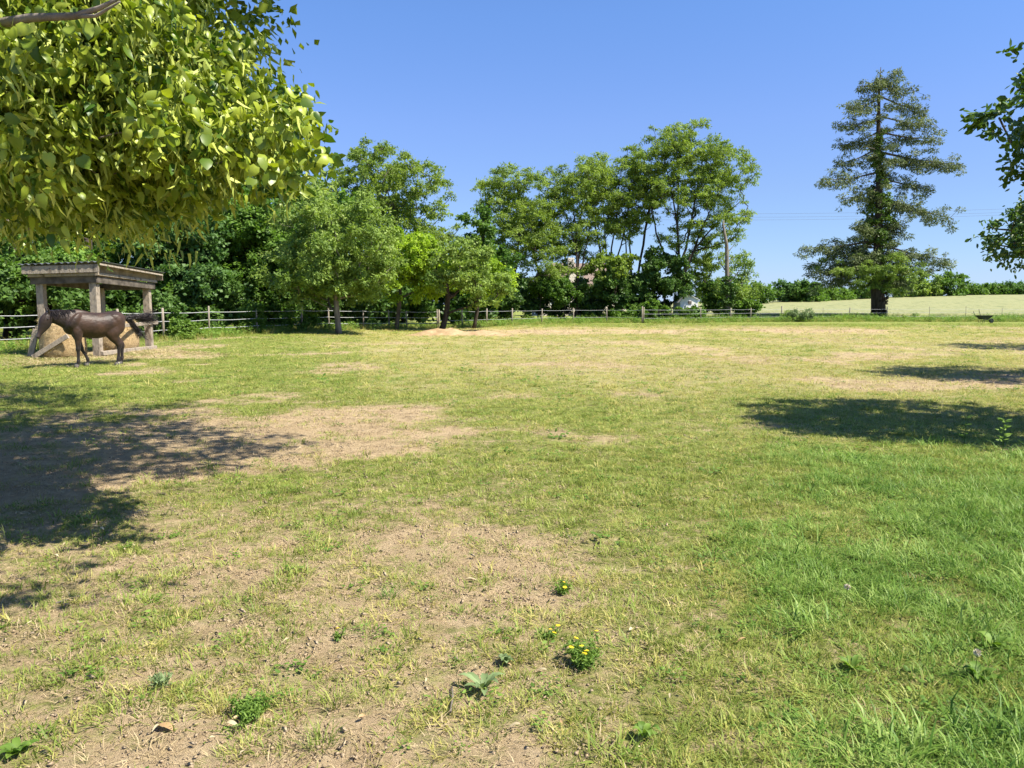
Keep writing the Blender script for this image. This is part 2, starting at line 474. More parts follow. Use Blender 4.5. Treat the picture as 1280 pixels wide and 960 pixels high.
pb = N(nt, 'ShaderNodeBsdfPrincipled'); pb.inputs['Roughness'].default_value = .95; pb.inputs['Specular IOR Level'].default_value = .1
L.new(c2, pb.inputs['Base Color']); L.new(bp2.outputs[0], pb.inputs['Normal']); L.new(pb.outputs[0], out.inputs[0])
ground = link('ground', gm, m); ground['kind'] = 'structure'

# ------------------------------------------------------------------ tufts for the grass (library meshes, not linked to the scene)
def tuft(nb, rad, h0, h1, wd, lean, seed, flat=False):
    g = np.random.default_rng(seed)
    P = np.zeros((nb, 3)); a = g.uniform(0, 2 * np.pi, nb); r = rad * np.sqrt(g.uniform(0, 1, nb))
    P[:, 0] = r * np.cos(a); P[:, 1] = r * np.sin(a); P[:, 2] = -.004
    L_ = g.uniform(h0, h1, nb)
    a2 = a + g.normal(0, .9, nb)
    le = np.abs(g.normal(lean, lean * .5, nb))
    Td = np.stack([np.cos(a2) * np.sin(le), np.sin(a2) * np.sin(le), np.cos(le)], 1)
    side = unit(np.cross(Td, np.array([[0, 0, 1.]]) + 1e-3))
    V = []; W_ = wd * g.uniform(.7, 1.3, nb)
    mid = P + Td * (L_ * .55)[:, None]
    bend = np.stack([np.cos(a2), np.sin(a2), np.zeros(nb)], 1) * (L_ * .22 * (1 + lean))[:, None]
    tip = P + Td * L_[:, None] + bend - np.array([[0, 0, 1]]) * (L_ * .12)[:, None]
    V = np.stack([P - side * W_[:, None] / 2, P + side * W_[:, None] / 2, mid + side * W_[:, None] * .42, mid - side * W_[:, None] * .42, tip], 1).reshape(-1, 3)
    if flat: V[:, 2] = np.maximum(V[:, 2], .002)
    f = np.array([[0, 1, 2], [0, 2, 3], [3, 2, 4]])
    Fc = (f[None] + (np.arange(nb) * 5)[:, None, None]).reshape(-1, 3)
    return V, Fc, np.repeat(g.uniform(0, 1, nb), 5)

def clover(nl, rad, sz, seed):
    g = np.random.default_rng(seed)
    a = g.uniform(0, 2 * np.pi, nl); r = rad * np.sqrt(g.uniform(0, 1, nl))
    P = np.stack([r * np.cos(a), r * np.sin(a), g.uniform(.008, .03, nl)], 1)
    T = np.stack([np.cos(a + g.normal(0, 1, nl)), np.sin(a + g.normal(0, 1, nl)), g.uniform(-.1, .5, nl)], 1)
    Nn = np.stack([g.normal(0, .35, nl), g.normal(0, .35, nl), np.ones(nl)], 1)
    Ls = sz * g.uniform(.6, 1.3, nl)
    return leaf_geo(P, Nn, T, Ls, Ls * .62, g.uniform(0, 1, nl), 'oval')

LIB = bpy.data.collections.new('tuft_library')
def lib(name, geo_, mat):
    V, F_, t = geo_
    me = mesh_np(name, V, F_, {'tint': t}); me.materials.append(mat)
    o = bpy.data.objects.new(name, me); LIB.objects.link(o); return o
lib('tuft_00', tuft(26, .045, .015, .045, .0035, .75, 1), M['g_green'])
lib('tuft_01', tuft(22, .05, .02, .055, .0035, .6, 2), M['g_green'])
lib('tuft_02', tuft(24, .05, .015, .045, .0035, .8, 3), M['g_yellow'])
lib('tuft_03', tuft(22, .055, .02, .05, .003, 1.0, 4), M['g_yellow'])
lib('tuft_04', tuft(26, .06, .012, .038, .0025, 1.35, 5, True), M['g_dry'])
lib('tuft_05', tuft(22, .07, .015, .048, .0025, 1.4, 6, True), M['g_dry'])
lib('tuft_06', tuft(34, .065, .03, .075, .0042, .85, 7), M['g_lush'])
lib('tuft_07', tuft(30, .075, .04, .105, .0042, .8, 8), M['g_lush'])
lib('tuft_08', clover(26, .06, .013, 9), M['weed'])
lib('tuft_09', clover(16, .05, .020, 10), M['weed'])
gcr = np.random.default_rng(11)
cp = np.stack([gcr.normal(0, .05, 10), gcr.normal(0, .05, 10), gcr.uniform(0, .004, 10)], 1)
# crumbs of soil: little tetrahedra
cv = []; cf = []
for i, c in enumerate(cp):
    s = gcr.uniform(.0025, .0085)
    pts = c + gcr.normal(0, 1, (4, 3)) * s * np.array([1, 1, .6])
    cv += list(pts); cf += [[4*i, 4*i+1, 4*i+2], [4*i, 4*i+2, 4*i+3], [4*i, 4*i+3, 4*i+1], [4*i+1, 4*i+3, 4*i+2]]
lib('tuft_10', (np.array(cv), np.array(cf), np.zeros(len(cv))), M['crumb'])

def scatter_group(name, coll):
    ng = bpy.data.node_groups.new(name, 'GeometryNodeTree')
    ng.interface.new_socket('Geometry', in_out='INPUT', socket_type='NodeSocketGeometry')
    ng.interface.new_socket('Geometry', in_out='OUTPUT', socket_type='NodeSocketGeometry')
    gi = ng.nodes.new('NodeGroupInput'); go = ng.nodes.new('NodeGroupOutput')
    ci = ng.nodes.new('GeometryNodeCollectionInfo'); ci.inputs['Collection'].default_value = coll
    ci.inputs['Separate Children'].default_value = True; ci.inputs['Reset Children'].default_value = True
    ip = ng.nodes.new('GeometryNodeInstanceOnPoints'); ip.inputs['Pick Instance'].default_value = True
    def na(n, t):
        a = ng.nodes.new('GeometryNodeInputNamedAttribute'); a.data_type = t; a.inputs['Name'].default_value = n; return a
    k = na('kindex', 'INT'); r = na('rot', 'FLOAT_VECTOR'); s = na('scl', 'FLOAT_VECTOR')
    l = ng.links.new
    l(gi.outputs[0], ip.inputs['Points']); l(ci.outputs[0], ip.inputs['Instance'])
    l(k.outputs[0], ip.inputs['Instance Index']); l(r.outputs[0], ip.inputs['Rotation']); l(s.outputs[0], ip.inputs['Scale'])
    l(ip.outputs[0], go.inputs[0])
    return ng

def scatter(name, P, kind, scl, tilt=.12, coll=None, label=None, cat=None):
    n = len(P)
    me = bpy.data.meshes.new(name); me.vertices.add(n); me.vertices.foreach_set('co', P.astype(np.float32).ravel())
    a = me.attributes.new('kindex', 'INT', 'POINT'); a.data.foreach_set('value', kind.astype(np.int32))
    rot = np.stack([rng.normal(0, tilt, n), rng.normal(0, tilt, n), rng.uniform(0, 6.283, n)], 1).astype(np.float32)
    a = me.attributes.new('rot', 'FLOAT_VECTOR', 'POINT'); a.data.foreach_set('vector', rot.ravel())
    a = me.attributes.new('scl', 'FLOAT_VECTOR', 'POINT'); a.data.foreach_set('vector', scl.astype(np.float32).ravel())
    o = link(name, me)
    md = o.modifiers.new('scatter', 'NODES'); md.node_group = scatter_group(name + '_scatter', coll or LIB)
    tag(o, label, cat, kind='stuff')
    return o

zones = [(0.6, 4.5, 560, 1.0, 1.0), (4.5, 8, 380, 1.05, 1.0), (8, 14, 190, 1.3, 1.05), (14, 24, 90, 1.8, 1.2), (24, 40, 32, 2.6, 1.4), (40, 62, 12, 4.0, 1.8)]
PP = []; KK = []; SS = []
for y0, y1, dens, sxy, sz_ in zones:
    w1 = .74 * y1 + 2.2
    n = int(dens * (y1 - y0) * 2 * w1)
    x = rng.uniform(-w1, w1, n); y = rng.uniform(y0, y1, n)
    k = np.abs(x) < .74 * y + 2.2
    x = x[k]; y = y[k]
    if len(x) > 95000: x = x[:95000]; y = y[:95000]
    b, l, d = cover(x, y)
    clump = fbm(x * 5.5, y * 5.5, 77, 3)
    u = rng.uniform(0, 1, len(x)); u2 = rng.uniform(0, 1, len(x)); u3 = rng.uniform(0, 1, len(x))
    kind = np.where(u2 < .5, 0, 1)
    kind = np.where(u < d * 1.0 + .08, np.where(u2 < .5, 2, 3), kind)
    kind = np.where((u3 < .22 * (0.4 + d)) & (l < .5), np.where(u2 < .5, 4, 5), kind)
    kind = np.where((u3 > .95), np.where(u2 < .7, 8, 9), kind)
    kind = np.where((l > .08 + .52 * u3), np.where(u2 < .45, 6, np.where(u2 < .85, 7, np.where(u2 < .93, 8, 0))), kind)
    # on bare soil: few, clumped tufts, more straw and crumbs
    keep = np.ones(len(x), bool)
    dens_b = np.clip(1 - b * 1.02 + (clump - .52) * 2.0 * np.minimum(b * 3, 1), 0.02, 1)
    sp = rng.uniform(0, 1, len(x))
    on = sp < dens_b
    u4 = rng.uniform(0, 1, len(x))
    kind = np.where(~on, np.where(u4 < .3, 10, np.where(u2 < .5, 4, 5)), kind)
    keep = on | (u4 < .62)
    x = x[keep]; y = y[keep]; kind = kind[keep]
    s = rng.uniform(.6, 1.35, len(x)) * np.where((rng.uniform(0, 1, len(x)) > .93) & ~np.isin(kind, [4, 5, 10]), 1.7, 1.0)
    sc = np.stack([s * sxy, s * sxy, s * sz_ * np.where(np.isin(kind, [6, 7]), rng.uniform(.55, 1.05, len(x)), 1.0)], 1)
    PP.append(np.stack([x, y, gz(x, y)], 1)); KK.append(kind); SS.append(sc)
grass = scatter('grass', np.concatenate(PP), np.concatenate(KK), np.concatenate(SS), label='short patchy paddock grass, green to straw yellow, over dry soil', cat='grass')
print('GRASS', sum(len(p) for p in PP))

# ------------------------------------------------------------------ trees
def E(px, py, Y, rpx, rpy, rd=None):
    c = D(px, py, Y)
    return (c.x, c.y, c.z, rpx / FPX * Y, rd if rd else rpx / FPX * Y, rpy / FPX * Y)

def sample_clumps(ells, n, g, shell=.42, mind=0.0):
    vol = np.array([e[3] * e[4] * e[5] for e in ells]); vol = vol / vol.sum()
    pts = []
    tries = 0
    while len(pts) < n and tries < n * 30:
        tries += 1
        e = ells[g.choice(len(ells), p=vol)]
        d = unit(g.normal(0, 1, 3)); r = g.uniform(0, 1) ** shell
        p = np.array(e[:3]) + d * r * np.array(e[3:6])
        if mind and pts and np.min(np.linalg.norm(np.array(pts) - p, axis=1)) < mind: continue
        pts.append(p)
    return np.array(pts)

def skeleton(base, trunk_top, clumps, r0, g, trunk_bend=.08, up=1.0, stems=None):
    """nodes and parents: a trunk, then every clump joined to the nearest lower node"""
    base = np.array(base, float); trunk_top = np.array(trunk_top, float)
    K = 7
    nodes = []; par = []
    bx, by = g.normal(0, trunk_bend, 2)
    for i in range(K):
        t = i / (K - 1)
        p = base * (1 - t) + trunk_top * t
        p[0] += bx * math.sin(t * 3.1) ; p[1] += by * math.sin(t * 2.6)
        nodes.append(p); par.append(i - 1)
    ntr = K
    stem_idx = []
    for sp_ in (stems or []):
        sp_ = np.array(sp_, float); j = K - 1 - int(g.integers(0, 3)); a = nodes[j].copy(); prev = j
        bow = g.normal(0, .35, 2); chain = []
        for q in range(1, 10):
            t = q / 9; p = a * (1 - t) + sp_ * t
            side = math.sin(math.pi * t)
            p[0] += bow[0] * side + (sp_[0] - a[0]) * -.12 * side + g.normal(0, .05); p[1] += bow[1] * side
            nodes.append(p); par.append(prev); prev = len(nodes) - 1; chain.append(prev)
        stem_idx.append(chain)
    order = np.argsort(np.linalg.norm(clumps - trunk_top, axis=1) + 0.6 * (clumps[:, 2] - clumps[:, 2].min()))
    for ci in order:
        c = clumps[ci]
        Nn = np.array(nodes)
        dv = c - Nn; dist = np.linalg.norm(dv, axis=1)
        pen = np.where(dv[:, 2] < 0.25 * dist, up * (0.25 * dist - dv[:, 2]) * 1.6, 0)
        low = np.arange(len(Nn)) < 2
        cost = dist + pen + low * 1e3 * (K > 3)
        j = int(np.argmin(cost))
        a = Nn[j]; L_ = dist[j]
        prev = j
        m = 3 if L_ > 1.2 else 2
        for s in range(1, m + 1):
            t = s / m
            p = a * (1 - t) + c * t
            p[2] -= 0.10 * L_ * math.sin(math.pi * t) * -1 if False else 0
            if s < m: p = p + g.normal(0, .06 * L_, 3)
            nodes.append(p); par.append(prev); prev = len(nodes) - 1
    nodes = np.array(nodes); par = np.array(par)
    w = np.zeros(len(nodes)); 
    leafn = np.ones(len(nodes)); 
    has = np.zeros(len(nodes), bool); has[par[1:]] = True
    w[~has] = 1
    for i in range(len(nodes) - 1, 0, -1): w[par[i]] += w[i]
    tot = w[0]
    rad = np.maximum(r0 * (w / tot) ** .56, r0 * .025)
    for ch in stem_idx:
        for q, i in enumerate(ch): rad[i] = max(rad[i] * .8, r0 * .5 * (1 - q / 11))
    for i in range(ntr):
        rad[i] = max(rad[i], r0 * (1 - .45 * i / (ntr - 1)))
    rad[0] = r0 * 1.25
    return nodes, par, rad, ntr

def crown_leaves(clumps, R_, nleaf, Lf, Wf, g, flat=.75, droop=.0, up=.7, sprig=9, templ='diamond', tvar=.28, core=.25, name='crown', weights=None, width_j=.35):
    nc = len(clumps)
    Rc = R_ * g.uniform(.65, 1.35, nc)
    w = Rc ** 2; w = w / w.sum()
    ci = g.choice(nc, nleaf, p=w)
    # sprigs
    sd_ = unit(g.normal(0, 1, (nc, sprig, 3)) + np.array([0, 0, .25]))
    sl = g.uniform(.6, 1.1, (nc, sprig))
    si = g.integers(0, sprig, nleaf)
    t = g.uniform(core, 1, nleaf) ** .7
    d = sd_[ci, si]
    rr = (Rc[ci] * sl[ci, si])
    off = d * (t * rr)[:, None]
    off = off + g.normal(0, 1, (nleaf, 3)) * (rr * .17)[:, None]
    off[:, 2] *= flat
    off[:, 2] -= droop * (t ** 2) * rr
    P = clumps[ci] + off
    ctint = g.normal(.5, .14, nc)
    tint = np.clip(ctint[ci] + g.normal(0, tvar * .6, nleaf), 0, 1)
    Nn = unit(g.normal(0, 1, (nleaf, 3)) * .75 + np.array([0, 0, up]) + unit(off) * .45)
    T = unit(g.normal(0, 1, (nleaf, 3)) + d * .8 - np.array([0, 0, .25 + droop]))
    T = unit(T - Nn * np.sum(T * Nn, 1, keepdims=True))
    Ls = Lf * g.uniform(.6, 1.35, nleaf)
    return P, Nn, T, Ls, Ls * (Wf / Lf) * g.uniform(1 - width_j, 1 + width_j, nleaf), tint

def build_tree(name, label, cat, base, top, r0, ells, ncl, R_, nleaf, Lf, Wf, lmat, bark='bark', seed=1, group=None, clumps=None, mind=0.0,
               flat=.75, droop=0.0, up=.7, sprig=9, shell=.42, core=.25, templ='diamond', extra=None, trunk_bend=.09, stems=None, limbs=True, stemname='trunk'):
    g = np.random.default_rng(seed)
    root = empty(name, base); tag(root, label, cat, group)
    o = np.array(base)
    if clumps is None: clumps = sample_clumps(ells, ncl, g, shell, mind)
    nodes, par, rad, ntr = skeleton(base, top, clumps, r0, g, trunk_bend, 1.0 if not stems else 2.2, stems)
    c = np.arange(1, len(nodes)); pa = par[1:]
    tr = c < ntr
    nodes_l = nodes - o
    A = nodes_l[:ntr]; 
    me = tube_path([tuple(p) for p in A], [float(r) for r in rad[:ntr]], 9, stemname)
    link(stemname, me, M[bark], root)
    if limbs:
        V, F_ = tubes(nodes_l[pa[~tr]], nodes_l[c[~tr]], np.minimum(rad[pa[~tr]], rad[c[~tr]] * 1.5), rad[c[~tr]], 5)
        link('branches', mesh_np('branches', V, F_, None, True), M[bark], root)['kind'] = 'stuff'
    lv = crown_leaves(clumps - o, R_, nleaf, Lf, Wf, g, flat, droop, up, sprig, core=core)
    link('crown', leaf_mesh('crown', *lv, templ=templ), M[lmat], root)
    if extra:
        for (nm, cl, rr, nl, lf, wf, mt) in extra:
            lv = crown_leaves(np.array(cl) - o, rr, nl, lf, wf, g, .9, 0, .4, 8)
            link(nm, leaf_mesh(nm, *lv), M[mt], root)
    return root

def bs(px, Y, dz=0.0):
    x = (px - 640) / FPX * Y   # close enough to the ray for a base point
    return (x, Y, gzf(x, Y) - .05 + dz)

def top(px, py, Y):
    p = D(px, py, Y); return (p.x, p.y, p.z)

# --- round olive-green tree left of centre
build_tree('round_crowned_tree', 'round-crowned olive green tree with a bare lower trunk, by the left fence', 'tree', bs(424, 39), top(418, 330, 39), .145,
           [E(420, 300, 39, 84, 74), E(400, 345, 39, 75, 30), E(455, 340, 39, 50, 35)], 260, .5, 62000, .18, .08, 'olive', 'bark_pale', 11, mind=.4, droop=.3, flat=.8)
# --- lime green and pale small trees
build_tree('small_tree', 'small bright lime-green tree right of the round olive tree', 'tree', bs(495, 47), top(500, 350, 47), .13,
           [E(508, 330, 47, 50, 46), E(540, 345, 47, 32, 32)], 75, .6, 26000, .19, .12, 'lime', 'bark', 12, mind=.4, droop=.35)
build_tree('small_tree', 'small pale green tree with its trunk behind the left end of the sand heap', 'tree', bs(552, 46), top(558, 350, 46), .17,
           [E(575, 335, 46, 48, 38), E(545, 335, 48, 40, 30), E(600, 355, 46, 34, 26)], 90, .55, 26000, .17, .09, 'olive', 'bark_dark', 13, mind=.4, droop=.3)
build_tree('small_tree', 'slim small tree with dark trunk just right of the pale green one', 'tree', bs(592, 50), top(598, 355, 50), .12,
           [E(610, 350, 51, 32, 28)], 40, .55, 11000, .18, .1, 'lime', 'bark_dark', 14, mind=.4, droop=.25)
# --- dark trees behind them
build_tree('broadleaf_tree', 'dark green pointed tree rising behind the small pale trees', 'tree', bs(598, 62), top(598, 300, 62), .18,
           [E(592, 300, 62, 30, 40), E(600, 340, 62, 45, 45)], 70, .8, 20000, .28, .19, 'oak', 'bark_dark', 15, mind=.5)
build_tree('feathery_tree', 'tall feathery green tree whose crown rises behind the round olive tree', 'tree', bs(490, 66), top(490, 250, 66), .3,
           [E(480, 225, 66, 62, 46), E(530, 245, 66, 40, 40), E(450, 260, 66, 60, 50), E(520, 300, 66, 60, 40)], 240, .85, 52000, .24, .10, 'robinia', 'bark', 16, mind=.7, flat=.6, group=None)

# --- the row of robinias behind the fence
rob = 'tall robinias in the row behind the far fence'
def robinia(label, pb, Y, tpx, tpy, ells, ncl, nl, seed, stems=(), r0=.28, bark='bark_dark', R_=.78, mind=.62):
    return build_tree('robinia_tree', label, 'tree', bs(pb, Y), top(tpx, tpy, Y), r0, ells, ncl, R_, nl, .23, .085, 'robinia', bark, seed, group=rob,
                      mind=mind, flat=.55, droop=.1, sprig=9, shell=.55, up=.8, trunk_bend=.2, stems=[top(a, b, Y) for a, b in stems])
robinia('leftmost robinia of the row, narrow with foliage nearly down to the hedge', 638, 72, 640, 350, [E(638, 245, 72, 44, 42), E(655, 285, 72, 46, 38), E(620, 322, 72, 34, 28), E(668, 325, 72, 34, 28)], 220, 46000, 21, [(632, 225), (650, 250), (616, 295), (668, 290)], r0=.22)
robinia('robinia in front of the brown roof, with thin leaning stems', 720, 74, 722, 345, [E(718, 232, 74, 38, 36), E(694, 262, 74, 28, 38), E(718, 300, 75, 40, 26), E(700, 335, 74, 26, 12)], 150, 29000, 22, [(712, 212), (728, 232), (698, 245), (738, 285)], r0=.2)
robinia('robinia just right of the brown roof with a flat-topped crown', 760, 76, 758, 350, [E(765, 228, 76, 44, 38), E(742, 255, 76, 36, 30), E(768, 285, 76, 32, 18)], 140, 27000, 23, [(750, 222), (776, 212), (738, 245), (788, 240)], r0=.2)
robinia('robinia with forked stems left of the tallest one', 795, 77, 792, 350, [E(805, 222, 77, 40, 44), E(790, 268, 77, 36, 24)], 120, 23000, 24, [(788, 210), (814, 200), (776, 250)], r0=.2)
robinia('tallest robinia of the row, its wide crown reaching furthest right', 848, 75, 846, 345, [E(850, 192, 75, 56, 42), E(896, 225, 75, 50, 44), E(845, 240, 75, 56, 30), E(905, 275, 75, 36, 28), E(860, 295, 75, 44, 20)], 300, 58000, 25, [(828, 190), (850, 162), (880, 190), (908, 222), (812, 240), (925, 252)], r0=.26)
robinia('slender robinia with loose blue-green leaves right of the ivy mass', 880, 79, 882, 360, [E(885, 335, 79, 28, 42), E(866, 345, 79, 22, 32)], 64, 10000, 26, [(885, 305), (872, 320)], r0=.12, R_=.6, mind=.5)
# --- ivy-covered bushes under the robinias
def bush(label, px, Y, py, rx, ry, nl, mat, seed, Lf=.22, Wf=.16, ncl=None, R_=.75, name='ivy_covered_bush', cat='bush', group=None, rd=None, bark='bark_dark', flat=.8, shell=.35, up=.6):
    e = E(px, py, Y, rx, ry, rd)
    b = bs(px, Y)
    ncl = ncl or max(14, int(e[3] * e[5] * 6))
    return build_tree(name, label, cat, b, (b[0] + .1, b[1], max(b[2] + .5, e[2] * .8)), max(.05, .04 * e[5]), [e], ncl, R_, nl, Lf, Wf, mat, bark, seed, group=group,
                      flat=flat, shell=shell, up=up, stemname='stem')
bush('dark rounded ivy mass under the tallest robinia', 830, 73, 355, 32, 42, 30000, 'ivy', 31)
bush('wide dark ivy bush below the forked robinias', 785, 74, 362, 42, 34, 24000, 'ivy', 32)
bush('dark bush in front of the brown-roofed house', 730, 76, 374, 44, 26, 18000, 'ivy', 33)
bush('dark low bush left of the brown-roofed house', 672, 76, 372, 36, 28, 15000, 'ivy', 34)
bush('broad leafy bush under the leftmost robinias in front of the roof', 676, 73, 356, 24, 14, 6000, 'oak', 27)
bush('tall thin leafy bush hiding the right half of the brown roof', 768, 73.5, 338, 34, 20, 9000, 'robinia', 29)
bush('leafy mid green bush between the dark bushes behind the fence', 705, 73, 366, 22, 18, 6500, 'oak', 35)
bush('dark tall hedge bush below the leftmost robinia', 632, 70, 372, 32, 32, 14000, 'ivy', 36)
bush('low bright green scrub against the ivy near the white shed', 818, 70, 388, 24, 10, 6000, 'shrub', 37, R_=.45, name='scrub_bush')
bush('low grassy scrub bush left of the white shed behind the fence', 778, 71, 391, 20, 8, 3500, 'shrub', 38, R_=.4, name='scrub_bush')
bush('low green scrub in front of the foot of the white shed', 862, 70.5, 392, 20, 8, 4000, 'shrub', 28, R_=.4, name='scrub_bush')
bush('dark bush to the right of the white shed', 896, 77, 372, 20, 20, 8000, 'oak', 39, name='bush')
bush('low light green bush right of the ivy-clad stump', 935, 72, 385, 22, 11, 5000, 'shrub', 40, R_=.45, name='scrub_bush')

# --- woodland behind the left fence
wood = 'broadleaf trees of the wood behind the left fence'
def oak(label, pb, Y, ells, ncl, nl, seed, mat='oak', R_=.95, r0=.28, Lf=.22, Wf=.15, name='broadleaf_tree', mind=.7):
    return build_tree(name, label, 'tree', bs(pb, Y), top(pb + 6, ells[0][2] and 300, Y), r0, ells, ncl, R_, nl, Lf, Wf, mat, 'bark_dark', seed, group=wood, mind=mind, flat=.7, up=.8)
oak('yellow-green tree behind the left edge of the hay shelter', 15, 31, [E(20, 345, 31, 85, 38), E(-60, 320, 31, 60, 60), E(60, 330, 32, 40, 20)], 90, 34000, 41, 'shrub', .7, Lf=.16, Wf=.11, mind=.5)
oak('dark tree right behind the hay shelter roof', 105, 37, [E(95, 310, 38, 50, 38), E(160, 370, 38, 50, 34), E(60, 380, 36, 50, 30)], 85, 34000, 42, 'oak', .75, Lf=.18, Wf=.12, mind=.5)
oak('blue-green dense tree just right of the hay shelter', 205, 39, [E(215, 300, 40, 62, 42), E(240, 345, 39, 46, 30), E(195, 345, 39, 44, 30)], 110, 42000, 43, 'oak_blue', .85, Lf=.2, Wf=.14, mind=.6)
oak('dense dark tree between the blue-green one and the round olive tree', 300, 44, [E(300, 290, 44, 60, 45), E(330, 330, 44, 46, 40), E(285, 350, 43, 46, 30)], 110, 42000, 44, 'oak', .85, Lf=.2, Wf=.14, mind=.6)
oak('tall dark tree far back above the hay shelter', 110, 55, [E(60, 270, 55, 120, 60), E(220, 240, 56, 70, 40)], 80, 30000, 45, 'oak', 1.5, Lf=.34, Wf=.24, mind=1.0)
oak('tall dark tree showing over the round olive tree on its left', 350, 58, [E(330, 250, 58, 60, 45), E(380, 290, 58, 80, 60)], 70, 26000, 46, 'oak', 1.4, Lf=.34, Wf=.24, mind=1.0)
for i, (px, Y, py, rx, ry, nl, mt, lb) in enumerate([
        (-40, 29, 385, 80, 42, 14000, 'ivy', 'dark hedge bush at the left edge behind the fence tapes'),
        (75, 31, 380, 70, 44, 14000, 'ivy', 'dark hedge bush seen through the hay shelter'),
        (170, 33, 385, 62, 40, 12000, 'ivy', 'dark hedge bush behind the horse tail'),
        (255, 39, 388, 55, 32, 12000, 'ivy', 'dark hedge bush behind the first free-standing left fence post'),
        (345, 44, 384, 52, 30, 11000, 'oak', 'dark hedge bush behind the left fence near the round olive tree'),
        (430, 51, 384, 50, 26, 10000, 'ivy', 'dark hedge bush behind the trunk of the round olive tree'),
        (505, 60, 378, 45, 24, 9000, 'ivy', 'dark hedge bush behind the lime-green tree'),
        (575, 62, 378, 45, 24, 9000, 'ivy', 'dark hedge bush behind the small pale trees'),
        (20, 48, 370, 150, 60, 14000, 'oak', 'big dark thicket deep in the wood at far left'),
        (230, 52, 365, 120, 50, 14000, 'oak', 'big dark thicket deep in the wood right of the shelter'),
        (400, 62, 370, 90, 40, 12000, 'oak', 'big dark thicket deep in the wood behind the round olive tree')]):
    bush(lb, px, Y, py, rx, ry, nl, mt, 50 + i, Lf=.2 if Y < 46 else .34, Wf=.14 if Y < 46 else .24, R_=.7 if Y < 46 else 1.1, name='hedge_bush', group='bushes of the hedge behind the left fence', rd=1.8)
bush('bright yellow-green sapling climbing a left fence post', 318, 38.5, 396, 14, 22, 3500, 'shrub', 71, .13, .09, R_=.3, name='sapling', cat='sapling')
bush('light green sapling by the last left fence post', 372, 41, 404, 24, 14, 3500, 'shrub', 72, .13, .09, R_=.3, name='sapling', cat='sapling')
bush('leafy green weed bush just right of the hay shelter', 228, 31.5, 416, 20, 14, 4500, 'weed', 73, .11, .08, R_=.28, name='weed_bush', cat='bush')
bush('grey-green bush growing at the fence left of the ivy-trunked spruce', 1005, 70, 395, 16, 9, 4500, 'sage', 74, .15, .05, R_=.4, name='grey_bush', cat='bush')
bush('rusty brown-green bush at the foot of the fence beside the grey-green one', 988, 72, 395, 8, 7, 1600, 'olive', 75, .14, .05, R_=.35, name='weed_bush', cat='bush')

# --- dead ivy-clad trunk and the small tree beside it
bt = bs(908, 72)
dt = empty('dead_tree', bt); tag(dt, 'bare dead trunk with a broken top wrapped in old ivy, right of the robinias', 'dead tree')
p2 = D(904, 275, 72)
pts = [(0, 0, 0), (.1, 0, 2.2), (-.1, .1, 4.6), (-.25, 0, 7.2), (p2.x - bt[0], 0, p2.z - bt[2] - .4), (p2.x - bt[0] + .08, 0, p2.z - bt[2])]
link('trunk', tube_path(pts, [.34, .26, .2, .16, .11, .03], 9, 'trunk'), M['bark_pale'], dt)
V, F_ = tubes([(-.1, .1, 4.6), (-.2, 0, 6.4), (0, .05, 3.5), (-.25, 0, 7.4), (-.2, 0, 5.5)], [(-.9, .2, 5.7), (.5, .1, 7.2), (1.0, -.2, 4.8), (-.6, .1, 8.3), (.6, .3, 6.1)], [.08, .06, .08, .06, .05], [.02] * 5, 5)
link('branches', mesh_np('branches', V, F_), M['bark_pale'], dt)['kind'] = 'stuff'
g = np.random.default_rng(5)
cl = np.stack([g.normal(0, .25, 26), g.normal(0, .2, 26), g.uniform(.3, 4.2, 26)], 1)
lv = crown_leaves(cl, .5, 4500, .17, .12, g)
link('ivy', leaf_mesh('ivy', *lv), M['ivy'], dt)
build_tree('young_tree', 'loose pale green young tree right of the dead trunk', 'tree', bs(928, 74), top(926, 345, 74), .1,
           [E(928, 340, 74, 20, 28), E(925, 365, 74, 30, 18)], 34, .75, 7000, .2, .1, 'olive', 'bark', 81, mind=.5)

